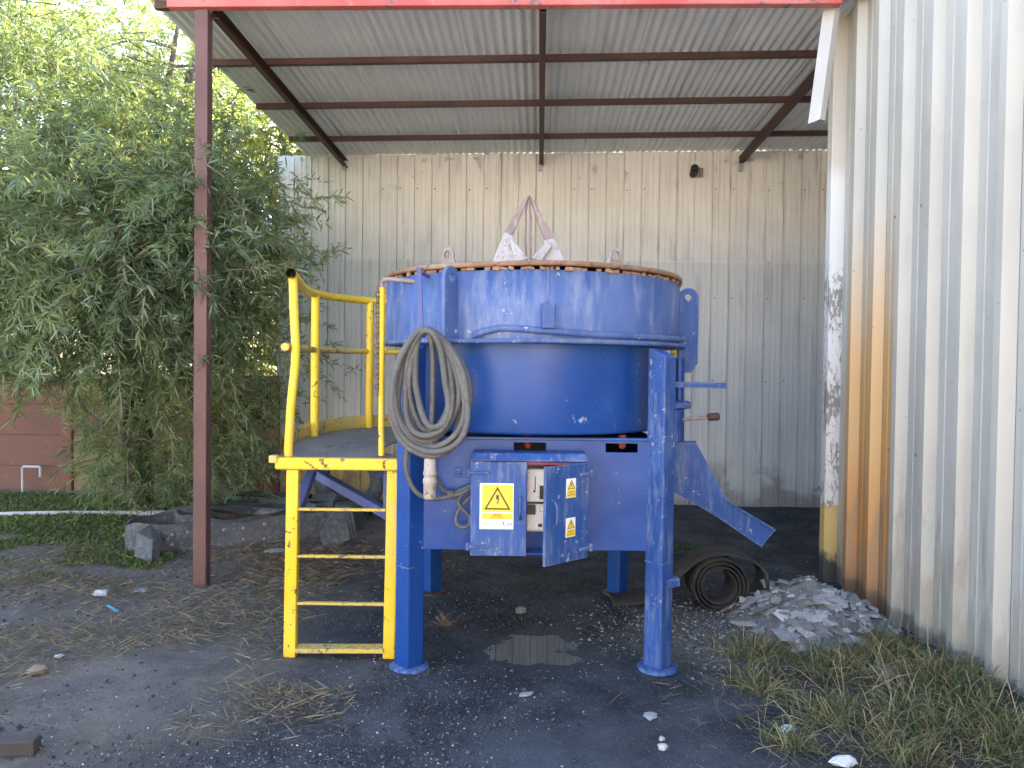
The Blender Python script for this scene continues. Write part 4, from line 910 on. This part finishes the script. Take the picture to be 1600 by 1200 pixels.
mb.tube([p0, p0.lerp(p1, .4)+Vector((0, 0, .01)), p1], .030, 12); ob('white_pipe', mb, MT['pipe_grey'], label='long pale pipe lying in the weeds along the brown wall', cat='pipe')
mb = MB(); p0, p1 = gp(355, 779, .05), gp(436, 778, .05); mb.tube([p0, p1], .022, 10); ob('blue_pipe', mb, MT['pipe_blue'], label='bright blue pipe lying behind the heap of belts', cat='pipe')
st = BR @ Vector((-6.12, 8.72, 0))
mb = MB(); mb.tube([st, st+Vector((0, 0, .34)), st+Vector((.01, 0, .36)), st+Vector((.2, 0, .36)), st+Vector((.21, 0, .35)), st+Vector((.21, 0, .24))], .016, 10); ob('standpipe', mb, MT['pipe_grey'], label='thin grey standpipe bent over beside the brown wall', cat='pipe')

# ------------------------------------------------------------------ trees
def leaves(P, D_, L, Wd, cols, droop=.22):
    """P base points, D_ directions (n,3)"""
    n_ = len(P); D_ = D_/np.linalg.norm(D_, axis=1, keepdims=True)
    rv = rng.normal(size=(n_, 3)); Sd = np.cross(D_, rv); Sd /= np.linalg.norm(Sd, axis=1, keepdims=True)
    L = L[:, None]; Wd = Wd[:, None]; dr = np.zeros((n_, 3)); dr[:, 2] = -1; dr = dr*droop*L
    A = P; B1 = P+D_*L*.33+dr*.12; C1 = P+D_*L*.70+dr*.45; E = P+D_*L+dr
    V = np.stack([A, B1-Sd*Wd*.5, B1+Sd*Wd*.5, C1-Sd*Wd*.42, C1+Sd*Wd*.42, E], 1).reshape(-1, 3)
    b = np.arange(n_)[:, None]*6
    return V, [np.concatenate([b, b+2, b+1], 1), np.concatenate([b+1, b+2, b+4, b+3], 1), np.concatenate([b+3, b+4, b+5], 1)], np.repeat(cols, 6, 0)
def crown_mesh(blobs, mat, name='crown', tones=((.10, .155, .10), (.26, .325, .205)), leafL=(.065, .115), leafW=(.0085, .0135), keep=None):
    Ps, Ds, Ls, Ws, Cs = [], [], [], [], []
    twigs = []
    for c, rad, nclump, ntwig, nleaf in blobs:
        c, rad = np.array(c), np.array(rad)
        for _ in range(nclump):
            d = rng.normal(size=3); d /= np.linalg.norm(d); rr = rng.uniform(.25, 1.0)**.55
            cc = c+d*rad*rr; tone = rng.uniform(0, 1); spread = rng.uniform(.18, .34)
            hue = rng.uniform(-.012, .02)
            for _t in range(ntwig):
                p = cc+rng.normal(size=3)*spread*np.array([1, .8, .7])
                if keep is not None and not keep(p): continue
                out = d*np.array([1, 1, .6])+rng.normal(size=3)*.6; out[2] -= .05; out /= np.linalg.norm(out)
                Lt = rng.uniform(.25, .5); t = rng.uniform(.05, 1, nleaf)
                curve = p+out*(t*Lt)[:, None]; curve[:, 2] -= .22*Lt*t*t
                twigs.append((p, p+out*Lt+np.array([0, 0, -.22*Lt])))
                dd_ = out+rng.normal(size=(nleaf, 3))*.9; dd_[:, 2] += .05
                Ps.append(curve); Ds.append(dd_); Ls.append(rng.uniform(*leafL, nleaf)); Ws.append(rng.uniform(*leafW, nleaf))
                b0, b1 = np.array(tones[0]), np.array(tones[1]); mixv = np.clip(tone*.65+rng.uniform(0, .5, nleaf)-.1, 0, 1)[:, None]
                col = b0*(1-mixv)+b1*mixv; col = col*rng.uniform(.75, 1.25, (nleaf, 1)); col[:, 0] += hue; odd = rng.random(nleaf) < .03; col[odd] = np.array([.30, .27, .10])*rng.uniform(.6, 1.1, (odd.sum(), 1)); Cs.append(np.clip(col, .01, 1))
    V, F_, C_ = leaves(np.concatenate(Ps), np.concatenate(Ds), np.concatenate(Ls), np.concatenate(Ws), np.concatenate(Cs))
    print(name, len(V)//6, 'leaves')
    return arrays(name, V, F_, mat, C_), twigs
def limbs(base, fork, targets, r0, seed):
    r_ = random.Random(seed); mb = MB(); fork = Vector(fork); base = Vector(base)
    mb.tube(smooth_path([base+Vector((0, 0, -.1)), base.lerp(fork, .35)+Vector((.05, 0, 0)), base.lerp(fork, .7)+Vector((-.04, .03, 0)), fork], 4), [r0*(1.15-.45*i/12) for i in range(13)], 12)
    br = MB()
    for t in targets:
        t = Vector(t); m1 = fork.lerp(t, .4)+Vector((r_.uniform(-.2, .2), r_.uniform(-.2, .2), r_.uniform(.1, .35))); m2 = fork.lerp(t, .75)+Vector((r_.uniform(-.15, .15), r_.uniform(-.15, .15), .1))
        k = smooth_path([fork, m1, m2, t], 5); N = len(k); br.tube(k, [r0*.5*(1-.88*i/(N-1)) for i in range(N)], 8)
        for _ in range(6):
            i = r_.randrange(N//3, N-1); d = Vector((r_.uniform(-1, 1), r_.uniform(-1, 1), r_.uniform(-.5, .6)))*.7; br.tube(smooth_path([k[i], k[i]+d*.5+Vector((0, 0, .06)), k[i]+d+Vector((0, 0, -.05))], 3), [.016, .014, .012, .010, .008, .006, .004], 6)
    return mb, br
def tree(name, label, base, fork, blobs, r0, seed, keep=None, group='trees by the boundary wall', **kw):
    e = empty(name, T(*base), label, 'tree', group)
    tg = []
    r_ = random.Random(seed)
    for c, rad, *_ in blobs:
        for _k in range(3): tg.append([c[i]+rad[i]*r_.uniform(-.7, .7) for i in range(3)])
    tr, br = limbs(base, fork, tg, r0, seed)
    ob('trunk', tr, MT['bark'], e); ob('branches', br, MT['bark'], e)
    me, tw = crown_mesh(blobs, MT['leaf'], keep=keep, **kw)
    ob('crown', me, None, e)
    mbt = MB(); r_.shuffle(tw)
    for p, q_ in tw[:900]: mbt.tube([p, q_], [.006, .002], 4, caps=False)
    ob('twigs', mbt, MT['bark'], e, kind='stuff')
def keep_front(p):
    # nothing through the mixer platform, the post or the roof
    x, y, z = p
    if y > 8.75 and z < 1.7: return False
    if x > -2.75 and z > 3.95: return False
    if x > -1.75: return False
    if x/y < -.565 and z < 1.62-.03*y: return False      # the wall shows under the branches at the far left
    return True
tree('wattle_tree', 'large narrow-leaved tree hanging over the brown post, nearest the camera', (-4.2, 8.45, 0), (-4.0, 7.9, 2.0),
     [((-3.75, 6.55, 2.55), (1.75, 1.35, 1.05), 300, 11, 32), ((-2.62, 6.1, 2.7), (.62, .7, .75), 58, 10, 32), ((-4.6, 6.9, 3.9), (2.0, 1.5, .9), 170, 10, 30), ((-4.0, 7.3, 5.2), (2.0, 1.4, 1.1), 95, 9, 28), ((-3.6, 7.8, .95), (1.0, .5, .85), 85, 9, 26), ((-2.47, 5.22, 2.5), (.33, .2, .4), 7, 8, 24), ((-2.85, 8.3, 1.35), (.5, .35, .7), 12, 9, 24)],
     .15, 5, keep_front)
tree('wattle_tree', 'tall sunlit yellow-green tree behind the cream wall', (-3.2, 10.9, 0), (-3.1, 10.6, 2.4),
     [((-3.0, 10.3, 3.8), (2.3, .45, 1.8), 85, 10, 28), ((-3.5, 10.1, 2.3), (1.3, .35, .9), 45, 9, 26), ((-2.75, 9.95, 4.6), (.75, .22, .55), 34, 9, 26), ((-5.4, 11.8, 6.4), (2.2, 1.2, 1.5), 70, 9, 26)], .16, 8, lambda p: p[1] > 9.5,
     tones=((.16, .20, .05), (.30, .32, .08)), leafL=(.09, .15), leafW=(.014, .022))
tree('wattle_tree', 'tall tree at the far left behind the brown wall, sky showing through', (-8.2, 10.4, 0), (-8.0, 10.2, 2.6),
     [((-7.6, 9.9, 3.0), (2.2, 1.0, 1.7), 120, 9, 26), ((-7.4, 10.2, 6.2), (2.4, 1.5, 1.7), 55, 8, 24)], .17, 9, lambda p: p[1] > 9.15 or p[2] > 1.8,
     tones=((.09, .13, .06), (.17, .20, .08)), leafL=(.09, .15), leafW=(.012, .02))

# ------------------------------------------------------------------ grass, weeds, straw, grit
def scatter(n_, fn):
    out = []
    while len(out) < n_:
        p = fn()
        if p is not None: out.append((p[0], p[1], gz(p[0], p[1])))
    return np.array(out)
def nz(x, y, s_=1.3, o=0): return mnoise.noise(Vector((x*s_, y*s_, 7.7+o)))
def blades(name, P, lenr, wr, lean, cols, mat, droop, label, cat):
    n_ = len(P); a = rng.uniform(0, 2*np.pi, n_); ln = rng.uniform(*lean, n_)
    D_ = np.stack([np.cos(a)*ln, np.sin(a)*ln, np.sqrt(np.clip(1-ln*ln, .0004, 1))], 1)
    V, F_, C_ = leaves(P, D_, rng.uniform(*lenr, n_), rng.uniform(*wr, n_), cols, droop)
    ob(name, arrays(name, V, F_, mat, C_), None, label=label, cat=cat, kind='stuff')
def palette(n_, *cs, jit=.25):
    cs = np.array(cs); c = cs[rng.integers(0, len(cs), n_)]; return np.clip(c*rng.uniform(1-jit, 1+jit, (n_, 1)), .005, 1)
# green tufts along the right wall
tufts = [(1.72, 4.02, .16, 1.0), (1.36, 4.18, .15, .8), (2.12, 4.28, .16, 1.3), (2.0, 3.92, .20, 1.2), (1.78, 3.42, .2, .9), (2.05, 3.35, .2, 1.3), (1.45, 3.42, .13, .7), (1.65, 3.12, .16, .9), (2.15, 3.7, .15, 1.6), (1.2, 3.16, .08, .4), (2.1, 3.08, .18, 1.3), (1.25, 3.75, .10, .5)]
def tuft():
    t_ = random.choices(tufts, [q_[3] for q_ in tufts])[0]; return (random.gauss(t_[0], t_[2]*.6), random.gauss(t_[1], t_[2]*.6))
def tuft_ok():
    p = tuft(); return p if p[0] < 2.36 else None
P = scatter(6000, tuft_ok)
blades('grass', P, (.05, .30), (.0022, .0055), (.15, .95), palette(len(P), (.085, .12, .05), (.11, .145, .065), (.15, .16, .08), (.25, .21, .12), (.32, .27, .16)), MT['grass'], .45, 'green and straw coloured grass tufts along the right wall', 'grass')
P = scatter(90, lambda: (random.uniform(1.5, 2.3), random.uniform(3.0, 4.6)))
blades('dry_stalks', P, (.22, .5), (.002, .0038), (.2, .85), palette(len(P), (.34, .28, .15), (.30, .25, .15)), MT['straw'], .25, 'long dry straw stalks leaning over the grass at the right', 'grass')
P = scatter(3000, lambda: (random.gauss(1.75, .4), random.gauss(3.6, .5))); P = P[P[:, 0] < 2.3]; P[:, 2] += .006
blades('straw_mat', P, (.04, .16), (.0015, .0035), (.88, .999), palette(len(P), (.24, .19, .11), (.17, .135, .085), (.12, .10, .07), (.11, .13, .06)), MT['straw'], .02, 'matted dead grass lying between the green tufts at the right', 'grass')
# straw and dead grass over the left soil
def straw_at():
    x, y = random.uniform(-4.2, -.4), random.uniform(2.7, 6.6)
    lim = -.75 if y < 3.7 else -1.25
    if x > lim: return None
    return (x, y) if nz(x, y)*1.2+.02+(-1.2-x)*.10 > random.uniform(-.2, .55) else None
P = scatter(19000, straw_at); P[:, 2] += .006
blades('dead_grass', P, (.03, .15), (.0015, .0035), (.90, .999), palette(len(P), (.24, .19, .11), (.33, .27, .16), (.17, .135, .085), (.12, .095, .07), (.13, .13, .06), (.10, .09, .08)), MT['straw'], .02, 'dry dead grass and straw strewn over the soil at the left', 'grass')
P = scatter(1500, lambda: (random.gauss(-1.75, .5), random.gauss(6.2, .35)))
P[:, 2] += .008
blades('leaf_litter', P, (.04, .12), (.004, .010), (.92, .999), palette(len(P), (.16, .10, .06), (.11, .08, .055), (.22, .15, .09)), MT['straw'], .0, 'brown leaf litter on the ground behind the ladder', 'litter')
P = np.array([(-.40+random.gauss(0, .04), 4.62+random.gauss(0, .03), .01) for _ in range(45)])
blades('straw_wisp', P, (.06, .14), (.003, .005), (.6, .98), palette(45, (.25, .16, .09), (.18, .12, .07)), MT['straw'], .1, 'small wisp of brown straw beside the left front leg', 'straw')
# low weeds
def weed_at():
    x, y = random.uniform(-6.6, -2.3), random.uniform(5.5, 8.8)
    if x > -2.75 and y < 7.6: return None
    d = (y-5.75)*.42+nz(x, y, 2.7, 3)*1.2+.08
    if math.hypot((x+2.85)/.38, (y-5.98)/.16) < 1: d = 1
    return (x, y) if d > random.uniform(0, .6) else None
P = scatter(34000, weed_at)
blades('weeds', P, (.025, .075), (.008, .020), (.3, .95), palette(len(P), (.07, .13, .04), (.11, .20, .045), (.07, .10, .05), (.14, .17, .07), (.16, .12, .07)), MT['grass'], .3, 'low green weeds carpeting the ground below the tree', 'weeds')
P = scatter(1600, lambda: (random.gauss(-1.25, .35), 8.35+random.gauss(0, .22)))
blades('creeping_weeds', P, (.03, .09), (.012, .028), (.2, .9), palette(len(P), (.045, .08, .03), (.06, .10, .035)), MT['grass'], .3, 'small green weeds at the foot of the cream wall', 'weeds')
P = scatter(420, lambda: (random.gauss(1.45, .28), 6.75+random.gauss(0, .06)))
blades('trailing_weeds', P, (.02, .06), (.010, .018), (.2, .9), palette(len(P), (.06, .10, .04), (.08, .12, .05)), MT['grass'], .3, 'thin line of green weeds on black ash behind the chute', 'weeds')
# grit: small pale chips over the ash
OCT = np.array([(1, 0, 0), (-1, 0, 0), (0, 1, 0), (0, -1, 0), (0, 0, .7), (0, 0, -.5)]); OF = np.array([(0, 2, 4), (2, 1, 4), (1, 3, 4), (3, 0, 4), (2, 0, 5), (1, 2, 5), (3, 1, 5), (0, 3, 5)])
def grit(name, P, smin, smax, cols, label):
    n_ = len(P); s_ = smin*(smax/smin)**(rng.uniform(0, 1, n_)**2.2); a = rng.uniform(0, 6.3, n_); ca, sa = np.cos(a), np.sin(a)
    o_ = OCT[None]*s_[:, None, None]*rng.uniform(.5, 1.1, (n_, 6, 1)); o_[:, :, 1] *= rng.uniform(.5, 1, n_)[:, None]
    o_ = np.stack([o_[..., 0]*ca[:, None]-o_[..., 1]*sa[:, None], o_[..., 0]*sa[:, None]+o_[..., 1]*ca[:, None], o_[..., 2]], 2)
    V = (P[:, None]+o_).reshape(-1, 3); V[:, 2] += np.repeat(s_*.2, 6)
    F_ = (OF[None]+(np.arange(n_)*6)[:, None, None]).reshape(-1, 3)
    ob(name, arrays(name, V, [F_], MT['grit'], np.repeat(cols, 6, 0)), None, label=label, cat='gravel', kind='stuff')
def grit_at():
    y = 2.7+6*random.random()**1.5; x = random.uniform(-.62, .58)*y*1.1
    if math.hypot((x-.1)/.34, (y-3.12)/.28) < random.uniform(.3, 1) or math.hypot((x-.14)/.4, (y-4.33)/.34) < .95: return None
    return (x, y) if nz(x, y, 1.1, 9)+.45 > random.random()*.9 else None
P = scatter(26000, grit_at)
grit('gravel', P, .0016, .010, palette(len(P), (.34, .34, .34), (.20, .20, .20), (.46, .46, .45), (.10, .10, .105), (.07, .07, .07), (.14, .13, .12), (.05, .05, .052)), 'fine pale stone chips strewn over the black ash')
P = scatter(9000, grit_at)
grit('ash_clods', P, .004, .020, palette(len(P), (.030, .033, .040), (.05, .053, .06), (.075, .075, .078), (.10, .095, .09)), 'dark crumbs of ash and soil covering the ground')
P = np.array([(random.gauss(1.35, .42), random.gauss(4.62, .30), 0) for _ in range(3200)]); P = np.array([(x, y, max(gz(x, y), hz(x, y) if math.hypot((x-HC.x)/.62, (y-HC.y)/.6) < 1 else -1)) for x, y, _ in P if x < 2.3])
grit('rubble_grit', P, .004, .020, palette(len(P), (.22, .225, .235), (.30, .31, .32), (.15, .155, .16)), 'grey mortar crumbs spread around the rubble heap')
